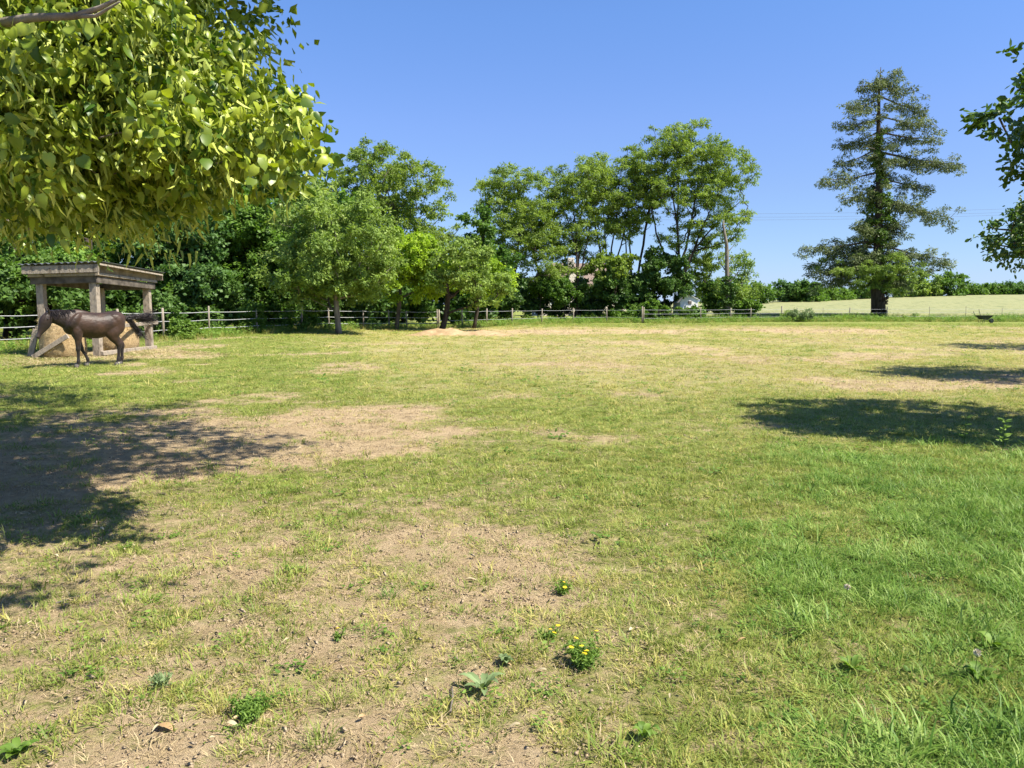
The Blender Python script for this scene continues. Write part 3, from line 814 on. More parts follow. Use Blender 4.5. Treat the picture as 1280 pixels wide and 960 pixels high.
# --- ivy-clad spruce on the right
def spruce():
    Y = 77.0; g = np.random.default_rng(91)
    b = np.array(bs(1097, Y)); root = empty('old_spruce', tuple(b))
    tag(root, 'tall ragged spruce with sparse tiers and an ivy-clad trunk, standing alone at right', 'tree')
    def Q(px, py, dy=0.0):
        p = D(px, py, Y); return np.array([p.x, p.y + dy, p.z]) - b
    tp = [np.zeros(3), Q(1097, 360), Q(1098, 300), Q(1099, 230), Q(1098, 160), Q(1099, 110), Q(1101, 84)]
    tr = [.72, .62, .42, .32, .2, .1, .03]
    link('trunk', tube_path([tuple(p) for p in tp], tr, 12, 'trunk'), M['bark_dark'], root)
    tz = np.array([p[2] for p in tp]); tx = np.array([p[0] for p in tp])
    A = []; B = []; ra = []; rb = []; cl = []; cw = []
    spec = [ # attach y, tip px, tip y
        (100, 1068, 110), (98, 1124, 92), (108, 1136, 112), (125, 1050, 137), (120, 1162, 136), (150, 1041, 158), (145, 1160, 160), (165, 1058, 178),
        (165, 1170, 175), (185, 1046, 205), (190, 1200, 206), (200, 1150, 200), (215, 1026, 226), (222, 1168, 232), (235, 1046, 250), (245, 1188, 274), (250, 1148, 262),
        (300, 1001, 310), (305, 1185, 326), (300, 1020, 330), (318, 1016, 340), (325, 1022, 356), (320, 1150, 340), (335, 1138, 362), (280, 1068, 285), (270, 1130, 290),
        (310, 1045, 300), (315, 1060, 322), (312, 1140, 318), (328, 1100, 345)]
    for (ay, px, py) in spec:
        z0 = Q(1097, ay)[2]; a = np.array([np.interp(z0, tz, tx), 0, z0])
        e = Q(px, py, g.uniform(-1.5, 1.5)); 
        mid = (a + e) / 2; mid[2] = a[2] * .5 + e[2] * .5 - .25
        L_ = np.linalg.norm(e - a)
        r = .035 + .012 * L_
        A += [a, mid]; B += [mid, e]; ra += [r, r * .6]; rb += [r * .6, .015]
        n = max(4, int(L_ * 2.2))
        for t in np.linspace(.30, 1.0, n):
            p = a * (1 - t) + e * t; p[2] -= .5 * math.sin(math.pi * t) * .5
            cl.append(p + g.normal(0, 1, 3) * [.2, .35, .18]); cw.append((.34 + .28 * math.sin(math.pi * (t * .8 + .1))) * g.uniform(.5, 1.4))
            if g.uniform() < .75 and L_ > 1.5:     # a side twig, rising or hanging
                q_ = p + np.array([g.normal(0, .45), g.normal(0, .6), g.choice([-1, 1], p=[.62, .38]) * g.uniform(.35, 1.0)])
                A.append(p); B.append(q_); ra.append(.02); rb.append(.008)
                cl.append(q_); cw.append(g.uniform(.22, .48))
    for dz in (0, .5, .95): cl.append(Q(1100, 88) + [0, 0, -dz + .1]); cw.append(.22 + .2 * dz)
    # sprays close to the trunk between the tiers
    for k in range(52):
        py = g.uniform(95, 330); z0 = Q(1097, py)[2]; an = g.uniform(0, 6.28); rr = g.uniform(.25, np.interp(py, [95, 160, 330], [.6, 1.7, 2.2]))
        cl.append(np.array([np.interp(z0, tz, tx) + rr * math.cos(an), rr * math.sin(an), z0 + g.normal(0, .3)])); cw.append(g.uniform(.2, .5))
    # tiers that point towards and away from the camera
    for k in range(34):
        py = g.uniform(100, 350)
        z0 = Q(1097, py)[2]
        ln = np.interp(py, [90, 160, 240, 330, 370], [.9, 2.4, 3.0, 3.8, 2.6]) * g.uniform(.6, 1.1)
        an = g.uniform(0, 2 * np.pi)
        dx = math.cos(an) * .62; dyy = math.sin(an)
        a = np.array([np.interp(z0, tz, tx), 0, z0]); e = a + np.array([dx * ln, dyy * ln, g.uniform(-.7, .2) * ln * .35])
        A.append(a); B.append(e); ra.append(.05); rb.append(.012)
        for t in np.linspace(.4, 1.0, max(2, int(ln * 1.6))):
            cl.append(a * (1 - t) + e * t + g.normal(0, .14, 3)); cw.append(.38)
    V, F_ = tubes(A, B, ra, rb, 5)
    link('branches', mesh_np('branches', V, F_, None, True), M['bark'], root)['kind'] = 'stuff'
    # bare dead twigs
    A = []; B = []
    for k in range(60):
        py = g.uniform(120, 340); z0 = Q(1097, py)[2]; an = g.uniform(0, 6.28); ln = g.uniform(1.2, 2.6)
        a = np.array([np.interp(z0, tz, tx), 0, z0]); A.append(a); B.append(a + np.array([math.cos(an) * ln, math.sin(an) * ln, g.uniform(-.1, .5)]))
    V, F_ = tubes(A, B, [.03] * 60, [.008] * 60, 4)
    link('dead_twigs', mesh_np('dead_twigs', V, F_), M['bark_pale'], root)['kind'] = 'stuff'
    cl = np.array(cl); cw = np.array(cw)
    P, Nn, T, L_, W_, t = crown_leaves(cl, 1.0, 44000, .22, .055, g, .45, .35, .5, 10, width_j=.3)
    # per clump size
    lv = []
    nl = 62000
    ci = g.choice(len(cl), nl, p=cw ** 2 / (cw ** 2).sum())
    d = unit(g.normal(0, 1, (nl, 3))); r = g.uniform(.15, 1, nl) ** .6
    off = d * (r * cw[ci] * 1.15)[:, None]; off[:, 2] = off[:, 2] * .62 - .12 - np.abs(off[:, 0]) * .15
    P = cl[ci] + off
    Nn = unit(g.normal(0, .9, (nl, 3)) + np.array([0, 0, .8])); T = unit(d * [1, 1, .3] + g.normal(0, .4, (nl, 3)) - [0, 0, .45])
    ct = g.normal(.5, .18, len(cl)); tint = np.clip(ct[ci] + g.normal(0, .15, nl), 0, 1)
    Ls = g.uniform(.14, .34, nl)
    link('crown', leaf_mesh('crown', P, Nn, T, Ls, Ls * .34, tint), M['spruce'], root)
    # ivy up the trunk
    iv = []
    for py in np.concatenate([np.linspace(165, 362, 80), np.linspace(240, 305, 50)]):
        p = Q(1098, py); rr = np.interp(py, [165, 225, 250, 290, 330, 372], [.3, .6, 1.5, 1.45, 1.3, .8])
        an = g.uniform(0, 6.28); iv.append([np.interp(p[2], tz, tx) + rr * math.cos(an) * g.uniform(.3, 1), rr * math.sin(an) * g.uniform(.3, 1), p[2]])
    lv = crown_leaves(np.array(iv), .42, 19000, .17, .13, g, .9, .15, .3, 8)
    link('ivy', leaf_mesh('ivy', *lv), M['ivy_light'], root)
    iv = []
    for k in range(46):
        an = g.uniform(0, 6.28); z = g.uniform(.1, 3.4)
        iv.append([.62 * math.cos(an), .62 * math.sin(an), z])
    lv = crown_leaves(np.array(iv), .16, 6000, .11, .09, g, .9, .1, .1, 8)
    link('trunk_ivy', leaf_mesh('trunk_ivy', *lv), M['bark_dark'], root)
    # drooping skirt low down
    e = [E(1080, 335, Y, 56, 24, 3.6), E(1112, 345, Y, 44, 24, 3.0)]
    c2 = sample_clumps(e, 90, g, .4, .5) - b
    lv = crown_leaves(c2, .62, 24000, .22, .06, g, .5, .4, .6, 10)
    link('skirt', leaf_mesh('skirt', *lv), M['olive'], root)
spruce()

# --- far hedgerow beyond the field: bushes one can tell apart
hedge = 'bushes of the hedgerow beyond the wheat field'
hb = [(905, 120, 372, 26, 16, 'oak', 'far bush low behind the dead trunk'), (945, 135, 368, 26, 12, 'oak', 'far low green bush just right of the pale young tree'),
      (985, 140, 364, 20, 14, 'oak_blue', 'far bush with twiggy top at the left of the field'), (1012, 138, 368, 20, 14, 'oak', 'far bush behind the lowest left spruce boughs'),
      (1040, 142, 372, 22, 12, 'shrub', 'far pale green bush left of the spruce trunk'), (1075, 145, 370, 24, 12, 'oak', 'far bush directly behind the spruce trunk'),
      (1132, 148, 361, 24, 18, 'olive', 'far rounded hedgerow bush just right of the spruce'), (1160, 150, 360, 22, 18, 'olive', 'middle bush of the dense clump right of the spruce'),
      (1188, 150, 359, 19, 17, 'oak', 'last tall bush of the clump right of the spruce'), (1215, 158, 367, 18, 7, 'shrub', 'first low bush after the dense clump on the crest'),
      (1245, 160, 365, 22, 9, 'oak', 'low hedgerow bush on the crest above the wheelbarrow'), (1280, 160, 364, 24, 10, 'oak_blue', 'low hedgerow bush on the crest at the right edge'),
      (1325, 162, 360, 28, 12, 'oak', 'hedgerow bush just beyond the right edge')]
for i, (px, Y, py, rx, ry, mt, lb) in enumerate(hb):
    bush(lb, px, Y, py, rx, ry, 6000, mt, 100 + i, .42, .28, R_=1.2, name='hedgerow_bush', group=hedge, rd=2.5, ncl=26)

# ------------------------------------------------------------------ near linden, top left
def linden():
    g = np.random.default_rng(201)
    b = np.array([-5.6, 6.0, gzf(-5.6, 6.0)]); root = empty('linden_tree', tuple(b))
    tag(root, 'large linden overhanging the top left corner, yellow-green leaves and pale hanging bracts', 'tree')
    ells_vis = [E(110, 115, 5.0, 192, 155, 1.25), E(285, 150, 4.7, 105, 74, .7), E(355, 172, 4.5, 55, 46, .4), E(395, 190, 4.45, 24, 28, .22), E(215, 170, 4.9, 125, 52, .8), E(60, 172, 5.4, 190, 80, 1.2), E(50, -40, 4.9, 185, 95, 1.1)]
    big = [(-5.6, 6.2, 4.3, 3.2, 3.4, 2.0), (-5.6, 6.2, 4.3, 3.2, 3.4, 2.0), (-1.6, 6.05, 6.35, 3.1, 2.55, 1.15), (-1.6, 6.05, 6.35, 3.1, 2.55, 1.15), (-1.6, 6.05, 6.35, 3.1, 2.55, 1.15), (-7.3, 11.8, 4.3, 2.6, 2.6, 1.6), (-2.6, 8.9, 6.9, 2.6, 1.6, .8), (-2.6, 8.9, 6.9, 2.6, 1.6, .8), (-.6, 2.9, 4.2, .9, .8, .45), (-.6, 2.9, 4.2, .9, .8, .45)]
    cv = sample_clumps(ells_vis, 500, g, .45, .12)
    cb = sample_clumps(big, 620, g, .4, .31)
    nodes, par, rad, ntr = skeleton(b, (-5.2, 6.0, 3.4), np.concatenate([cb[::3], cv[::6]]), .2, g)
    fine = (nodes[:, 1] < 7.5) & (nodes[:, 0] > -4.4); rad = np.where(fine, np.minimum(rad, .0045), rad)
    c = np.arange(1, len(nodes)); pa = par[1:]; tr = c < ntr; nl = nodes - b
    link('trunk', tube_path([tuple(p) for p in nl[:ntr]], [float(r) for r in rad[:ntr]], 10, 'trunk'), M['bark'], root)
    V, F_ = tubes(nl[pa[~tr]], nl[c[~tr]], np.minimum(rad[pa[~tr]], rad[c[~tr]] * 1.4), rad[c[~tr]], 6)
    link('branches', mesh_np('branches', V, F_, None, True), M['bark_pale'], root)['kind'] = 'stuff'
    # the bare bough at the top edge
    q = [D(-60, 40, 4.0), D(40, 22, 3.75), D(95, 20, 3.6), D(125, 10, 3.5), D(160, -8, 3.45)]
    link('bough', tube_path([tuple(np.array(p) - b) for p in q], [.03, .02, .016, .011, .006], 7, 'bough'), M['bark_pale'], root)
    q = [D(95, 20, 3.6), D(120, 20, 3.5), D(150, 2, 3.42)]
    link('bough', tube_path([tuple(np.array(p) - b) for p in q], [.012, .008, .004], 6, 'bough'), M['bark_pale'], root)
    nv = 36000
    P, Nn, T, L_, W_, t = crown_leaves(cv - b, .24, nv, .068, .037, g, .9, .3, .25, 7, width_j=.25, tvar=.5)
    T = unit(T * 1.1 + np.array([.25, -.1, -.6])); Nn = unit(Nn + g.normal(0, .5, (nv, 3)))
    dist = np.linalg.norm(P + b - np.array([0, 0, CAMH]), axis=1)
    ok = ~((dist < 3.7) & ((P + b)[:, 0] / (P + b)[:, 1] > -.42))
    P, Nn, T, L_, W_, t, dist = [q_[ok] for q_ in (P, Nn, T, L_, W_, t, dist)]
    # nearest 300 as leaves of their own
    inview = (np.abs((P + b)[:, 0] / (P + b)[:, 1]) < .66) & (((P + b)[:, 2] - CAMH) / (P + b)[:, 1] < .40)
    order = np.argsort(np.where(inview, dist, 99)); near = order[:300]; rest = order[300:]
    tv, tf = TEMPL['heart']
    lm = []
    for k in range(6):
        v = tv.copy(); v[:, 1] *= .84; v[:, 2] *= .6 + .25 * k
        me = mesh_np('leaf', v, tf, {'tint': np.full(len(v), .12 + .15 * k)}); me.materials.append(M['linden']); lm.append(me)
    for i in near:
        Tt = T[i]; S = unit(np.cross(Nn[i], Tt)); N2 = np.cross(Tt, S)
        o = bpy.data.objects.new('leaf', lm[i % 6]); COL.objects.link(o); o.parent = root
        mm = Matrix(((Tt[0], S[0], N2[0]), (Tt[1], S[1], N2[1]), (Tt[2], S[2], N2[2]))).to_4x4()
        mm = Matrix.Translation(Vector(P[i])) @ mm @ Matrix.Scale(float(L_[i]), 4)
        o.matrix_local = mm
    o = link('foliage', leaf_mesh('foliage', P[rest], Nn[rest], T[rest], L_[rest], W_[rest], t[rest], templ='heart'), M['linden'], root); o['kind'] = 'stuff'
    # hanging bracts and flower stalks
    nb = 19000
    P, Nn, T, L_, W_, t = crown_leaves(cv - b, .27, nb, .085, .017, g, .9, .5, .2, 7, width_j=.2)
    T = unit(T * .8 + np.array([.15, 0, -.8])); Nn = unit(g.normal(0, 1, (nb, 3)) * [1, 1, .3])
    ok = ~((np.linalg.norm(P + b - np.array([0, 0, CAMH]), axis=1) < 4.0) & ((P + b)[:, 0] / (P + b)[:, 1] > -.42)) & ((P + b)[:, 0] / (P + b)[:, 1] < -.262)
    P, Nn, T, L_, W_, t = [q_[ok] for q_ in (P, Nn, T, L_, W_, t)]
    o = link('bracts', leaf_mesh('bracts', P, Nn, T, L_, W_, t, templ='blade'), M['bract'], root); o['kind'] = 'stuff'
    # the bulk of the crown
    P, Nn, T, L_, W_, t = crown_leaves(cb - b, 0.62, 92000, .095, .065, g, .85, .2, .6, 9)
    o = link('crown', leaf_mesh('crown', P, Nn, T, L_, W_, t, templ='diamond'), M['linden'], root); o['kind'] = 'stuff'
linden()

# --- near trees leaning in from the right
def right_tree(label, base, topp, ells, ncl, nl, seed, Lf=.11, R_=.36, mind=.22):
    return build_tree('walnut_tree', label, 'tree', base, topp, .16, ells, ncl, R_, nl, Lf, Lf * .52, 'walnut', 'bark', seed, templ='oval', mind=mind, droop=.35, sprig=7, core=.35)
right_tree('near dark-leaved tree cut off by the upper right edge', (8.3, 9.4, gzf(8.3, 9.4) - .05), (8.2, 9.4, 3.0), [(8.35, 9.3, 4.15, 2.3, 2.3, 1.5), (7.0, 9.2, 4.4, .9, 1.2, .65), (6.95, 9.2, 3.5, .85, 1.1, .55)], 230, 24000, 301)
right_tree('second dark-leaved tree behind it, low at the right edge', (13.2, 16.4, gzf(13.2, 16.4) - .05), (13.1, 16.4, 2.4), [(12.9, 16.4, 3.2, 2.5, 2.2, 1.2), (11.3, 16.2, 2.9, .9, 1.1, .75)], 150, 15000, 302, R_=.42, mind=.3)
right_tree('third dark-leaved tree standing further back off the right edge', (21.4, 27.2, gzf(21.4, 27.2) - .05), (21.3, 27.2, 2.6), [(21.3, 27.2, 3.8, 2.5, 2.6, 1.7)], 90, 8000, 303, Lf=.15, R_=.5, mind=.4)

# ------------------------------------------------------------------ fences
def fence(label, pts, heights=(.38, .74, 1.1), ph=1.25, pr=.05, tape=.022, thin=None, group='electric tape fences round the paddock', sag=.03):
    x0, y0 = pts[0]
    root = empty('paddock_fence', (x0, y0, gzf(x0, y0))); tag(root, label, 'fence', group)
    o = Vector(root.location)
    tops = []
    for i, (x, y) in enumerate(pts):
        z = gzf(x, y); h = ph * random.uniform(.94, 1.1); r = pr * random.uniform(.85, 1.15)
        if thin and i in thin: r = pr * .4
        lx, ly = random.uniform(-.04, .04), random.uniform(-.03, .03)
        me = tube_path([(0, 0, -.1), (lx * .5, ly * .5, h * .5), (lx, ly, h - .03), (lx, ly, h)], [r, r, r * .95, r * .6], 8, 'post')
        link('post', me, M['post'], root, loc=Vector((x, y, z)) - o)
        tops.append((x, y, z, lx, ly, h))
    for hh in heights:
        P = []
        for i in range(len(tops) - 1):
            a = tops[i]; b = tops[i + 1]
            for t in np.linspace(0, 1, 5)[:-1]:
                P.append((a[0] * (1 - t) + b[0] * t - o.x, a[1] * (1 - t) + b[1] * t - .055 - o.y, a[2] * (1 - t) + b[2] * t + hh - sag * 4 * t * (1 - t) - o.z + random.uniform(-.006, .006)))
        e = tops[-1]; P.append((e[0] - o.x, e[1] - .055 - o.y, e[2] + hh - o.z))
        V = []; F_ = []
        for i, p in enumerate(P):
            V += [(p[0], p[1], p[2] - tape), (p[0], p[1], p[2] + tape), (p[0], p[1] + .006, p[2] + tape), (p[0], p[1] + .006, p[2] - tape)]
        for i in range(len(P) - 1):
            for q in range(4):
                F_.append((4 * i + q, 4 * i + (q + 1) % 4, 4 * i + 4 + (q + 1) % 4, 4 * i + 4 + q))
        link('tape', mesh_np('tape', np.array(V), np.array(F_)), M['tape'], root)
    return root
def at(px, Y): return ((px - 640) / FPX * Y, Y)
left_pts = [at(-130, 20.5), at(-25, 22.5), at(75, 25.5), at(150, 28.5), at(205, 31.5), at(262, 35), at(322, 38), at(378, 41)]
fence('three-tape fence behind the hay shelter, running to the round olive tree', left_pts, tape=.012)
mid_pts = [at(378, 41.2), at(412, 43.5), at(455, 46.5), at(487, 49), at(509, 49.6), at(547, 50.4)]
fence('middle fence stretch with pale posts under the lime-green tree', mid_pts, ph=1.22, tape=.013)
mid2 = [at(548.5, 50.6), at(578, 53), at(608, 56), at(640, 59), at(677, 62), at(716, 65), at(758, 66), at(802, 64.5)]
fence('far fence stretch in front of the brown-roofed house and dark bushes', mid2, heights=(.5, 1.1), ph=1.3, pr=.055, tape=.008)
far_pts = [at(803.5, 64.6), at(875, 68), at(912, 70), at(937, 71), at(976, 73), at(994, 73.5), at(1027, 74), at(1060, 74.5), at(1107, 75), at(1160, 75), at(1205, 75), at(1250, 75), at(1300, 75), at(1360, 75), at(1420, 75)]
fence('right-hand fence stretch running past the spruce in front of the wheat', far_pts, heights=(.42, .78, 1.12), ph=1.32, pr=.055, tape=.008, thin=(5, 6, 9, 10, 11, 12))

# ------------------------------------------------------------------ hay shelter
TH = R(3.5)
C0 = bs(122, 21.5, .05)
sh = empty('hay_shelter', C0, R(90) - TH)
tag(sh, 'open weathered timber hay shelter with a dark corrugated roof, behind the horse', 'shelter')
A_, B_ = 1.55, 2.75     # depth to the left (local y), to the right (local x)
def part(name, me, mat): return link(name, me, M[mat], sh)
PW = .18
for (x, y, h) in ((0, 0, 2.1), (0, A_, 2.1), (B_, 0, 2.0), (B_, A_, 2.0)):
    part('post', beam_mesh('post', (x, y, -.2), (x, y, h), PW, PW, .012), 'wood_grey')
# long beams under the roof
part('beam', beam_mesh('beam', (-PW / 2 - .012, -.14, 2.18), (-PW / 2 - .012, A_ + .22, 2.14), .06, .19), 'wood_dark')
part('beam', beam_mesh('beam', (-.10, -PW / 2 - .04, 2.17), (B_ + .2, -PW / 2 - .04, 2.05), .07, .19), 'wood_dark')
part('beam', beam_mesh('beam', (-.10, A_ + PW / 2 + .04, 2.14), (B_ + .2, A_ + PW / 2 + .04, 2.02), .07, .19), 'wood_dark')
part('beam', beam_mesh('beam', (B_ + PW / 2 + .012, -.14, 2.05), (B_ + PW / 2 + .012, A_ + .22, 2.03), .06, .19), 'wood_dark')
# pale planks over the beams
part('plank', beam_mesh('plank', (-.19, -.26, 2.325), (-.19, A_ + .24, 2.28), .035, .07), 'wood_grey')
part('plank', beam_mesh('plank', (-.16, -.20, 2.325), (B_ + .25, -.20, 2.20), .035, .08), 'wood_grey')
# fascia
part('fascia', beam_mesh('fascia', (-.30, -.34, 2.48), (-.30, A_ + .32, 2.42), .03, .20), 'wood_grey')
part('fascia', beam_mesh('fascia', (-.27, -.36, 2.585), (B_ + .33, -.36, 2.41), .03, .05), 'wood_grey')
part('gable_board', beam_mesh('gable_board', (-.14, -.165, 2.475), (B_ + .24, -.165, 2.32), .025, .22), 'wood_brown')
part('fascia', beam_mesh('fascia', (B_ + .35, -.34, 2.33), (B_ + .35, A_ + .32, 2.29), .03, .16), 'wood_grey')
for y in np.linspace(.15, A_ - .1, 4):
    part('rafter', beam_mesh('rafter', (-.27, y, 2.46 - .03 * y / A_), (B_ + .32, y, 2.29 - .03 * y / A_), .06, .12), 'wood_brown')
# corrugated roof, ridges running along local x
ny_ = 90; V = []; F_ = []
for i in range(ny_):
    y = -.40 + (A_ + .8) * i / (ny_ - 1)
    wv = .022 * math.cos(y / .19 * 2 * math.pi)
    for x in (-.36, B_ + .42):
        z = 2.635 - .055 * (y / A_) - .172 * ((x + .3) / (B_ + .6)) + wv
        V.append((x, y, z))
for i in range(ny_ - 1): F_.append((2 * i, 2 * i + 1, 2 * i + 3, 2 * i + 2))
me = bpy.data.meshes.new('roof_sheet'); me.from_pydata(V, [], F_)
M['roofing'] = noise_mat('roofing', (.045, .05, .055), (.13, .14, .145), 3, rough=.55, bump=.15)
o = part('roof_sheet', me, 'roofing'); sm_ = o.modifiers.new('thick', 'SOLIDIFY'); sm_.thickness = .012; sm_.offset = 1
# rails
part('rail', beam_mesh('rail', (.75, -PW / 2 - .03, .84), (B_ + .32, -PW / 2 - .03, .90), .05, .11), 'wood_grey')
part('rail', beam_mesh('rail', (-PW / 2 - .03, A_ - .75, .83), (-PW / 2 - .03, A_ + .15, .80), .05, .12), 'wood_grey')
part('sill', beam_mesh('sill', (-.05, -PW / 2 - .05, .10), (B_ + .1, -PW / 2 - .05, .11), .1, .12), 'wood_grey')
part('brace', beam_mesh('brace', (-.66, A_ - .1, .03), (-.62, .45, .62), .05, .13), 'wood_grey')
part('leaning_board', beam_mesh('leaning_board', (-.17, A_ + .34, -.03), (-.15, A_ + .13, .78), .045, .17, roll=0), 'wood_grey')

# hay bales
def hay_mat():
    m, nt, out = nmat('hay'); L = nt.links
    tc = N(nt, 'ShaderNodeTexCoord')
    w1 = N(nt, 'ShaderNodeTexNoise'); w1.inputs['Scale'].default_value = 14; w1.inputs['Detail'].default_value = 9; w1.inputs['Roughness'].default_value = .8; w1.inputs['Distortion'].default_value = 1.5
    L.new(tc.outputs['Object'], w1.inputs['Vector'])
    cr = ramp(nt, [(.32, (.17, .105, .045)), (.48, (.42, .29, .14)), (.62, (.58, .43, .23)), (.75, (.70, .56, .34))], w1.outputs['Fac'])
    bp = N(nt, 'ShaderNodeBump'); bp.inputs['Strength'].default_value = 1; bp.inputs['Distance'].default_value = .05
    L.new(w1.outputs['Fac'], bp.inputs['Height'])
    pb = N(nt, 'ShaderNodeBsdfPrincipled'); pb.inputs['Roughness'].default_value = .9
    L.new(cr.outputs[0], pb.inputs['Base Color']); L.new(bp.outputs[0], pb.inputs['Normal']); L.new(pb.outputs[0], out.inputs[0])
    return m
M['hay'] = hay_mat()
def bale(label, lx, ly, rad, h, seed, lean):
    g = np.random.default_rng(seed)
    wpos = sh.matrix_basis @ Vector((lx, ly, 0))
    root = empty('hay_bale', (wpos.x, wpos.y, gzf(wpos.x, wpos.y)), 0); tag(root, label, 'hay bale', 'round hay bales in the shelter')
    V = []; F_ = []; K = 48; prof = [(0, .0), (.9, 0), (1.0, .05), (1.03, .3), (1.02, .6), (.98, .88), (.9, .96), (.6, 1.0), (.3, 1.0), (0, 1.0)]
    for (rr, zz) in prof:
        for q in range(K):
            an = 2 * math.pi * q / K
            jj = 1 + .06 * (fbm(np.array([an * 3 + seed]), np.array([zz * 4]), seed, 3)[0] - .5) * 2
            x = rr * rad * jj * math.cos(an); y = rr * rad * jj * math.sin(an)
            z = zz * h * (1 - lean * x) + .05 * (fbm(np.array([x * 4]), np.array([y * 4]), seed, 3)[0] - .5) * zz
            V.append((x, y, z))
    for i in range(len(prof) - 1):
        for q in range(K):
            F_.append((i * K + q, i * K + (q + 1) % K, (i + 1) * K + (q + 1) % K, (i + 1) * K + q))
    link('bale_body', mesh_np('bale_body', np.array(V), np.array(F_), None, True), M['hay'], root)
    n = 3500; an = g.uniform(0, 6.283, n); zz = g.uniform(.02, 1, n)
    P = np.stack([rad * 1.0 * np.cos(an), rad * 1.0 * np.sin(an), zz * h * (1 - lean * rad * np.cos(an))], 1)
    k = g.uniform(0, 1, n) < .25; rr = g.uniform(0, 1, n) ** .5 * rad
    P[k, 0] = rr[k] * np.cos(an[k]); P[k, 1] = rr[k] * np.sin(an[k]); P[k, 2] = h * (1 - lean * P[k, 0]) + .01
    T = unit(g.normal(0, 1, (n, 3)) + P * [.5, .5, 0]); Nn = unit(P * [1, 1, .1] + g.normal(0, .3, (n, 3)))
    o = link('loose_straw', leaf_mesh('loose_straw', P, Nn, T, g.uniform(.05, .13, n), np.full(n, .006), g.uniform(0, 1, n), templ='blade'), M['straw'], root); o['kind'] = 'stuff'
bale('round hay bale seen between the horse head and front legs', -.05, .98, .56, 1.0, 5, .10)
bale('round hay bale under the horse tail, at the right post of the shelter', 1.95, .56, .56, .92, 6, -.08)

# strewn hay round the shelter
n = 15000
g = np.random.default_rng(55)
cx = np.array([G(75, 452), G(60, 458), G(160, 449), G(200, 447), G(225, 446), G(110, 455), G(40, 455), G(130, 452)])[:, :2]
sgx = np.array([.5, .6, .5, .8, .8, .5, .9, .8]); sgy = np.array([.4, .4, .5, .3, .25, .4, .5, .5])
ci = g.integers(0, 8, n)
x = cx[ci, 0] + g.normal(0, 1, n) * sgx[ci]; y = cx[ci, 1] + g.normal(0, 1, n) * sgy[ci]
P = np.stack([x, y, gz(x, y) + g.uniform(0, .06, n) * vn(x * 3, y * 3, 5)], 1)
T = unit(g.normal(0, 1, (n, 3)) * [1, 1, .3]); Nn = unit(g.normal(0, .4, (n, 3)) + [0, 0, 1])
o = link('strewn_hay', leaf_mesh('strewn_hay', P, Nn, T, g.uniform(.06, .16, n), np.full(n, .009), g.uniform(0, 1, n), templ='blade'), M['straw'])
tag(o, 'loose hay strewn on the ground around the hay shelter', 'hay', kind='stuff')

# sandy heap
def heap():
    c = G(568, 419); K = 90; J = 40; V = []; F_ = []
    xs_ = np.linspace(-3.4, 3.6, K); ys_ = np.linspace(-1.5, 1.5, J)
    Xg, Yg = np.meshgrid(xs_, ys_)
    prof = .34 * np.exp(-((Xg + .2) / .75) ** 2) + .28 * np.exp(-((Xg - 1.5) / .6) ** 2) + .27 * np.exp(-((Xg + 1.4) / .6) ** 2) + .13 * np.exp(-((Xg) / 2.2) ** 2) + .2 * np.exp(-((Xg - 2.4) / .5) ** 2) * .6
    Z = .8 * prof * np.exp(-(Yg / .75) ** 2) * (0.75 + .6 * fbm(Xg * 2.2 + 9, Yg * 2.2, 61, 4)) + .03 * (fbm(Xg * 8, Yg * 8, 62, 3) - .5) - .03
    idx = np.arange(K * J).reshape(J, K)
    F_ = np.stack([idx[:-1, :-1], idx[:-1, 1:], idx[1:, 1:], idx[1:, :-1]], -1).reshape(-1, 4)
    me = mesh_np('sand_heap', np.stack([Xg.ravel(), Yg.ravel(), Z.ravel()], 1), F_, None, True)
    o = link('sand_heap', me, noise_mat('sand', (.27, .18, .09), (.42, .30, .165), 4, bump=.8, bscale=20), loc=(c.x, c.y, gzf(c.x, c.y)))
    tag(o, 'low lumpy heap of pale sand below the small trees', 'heap')
heap()

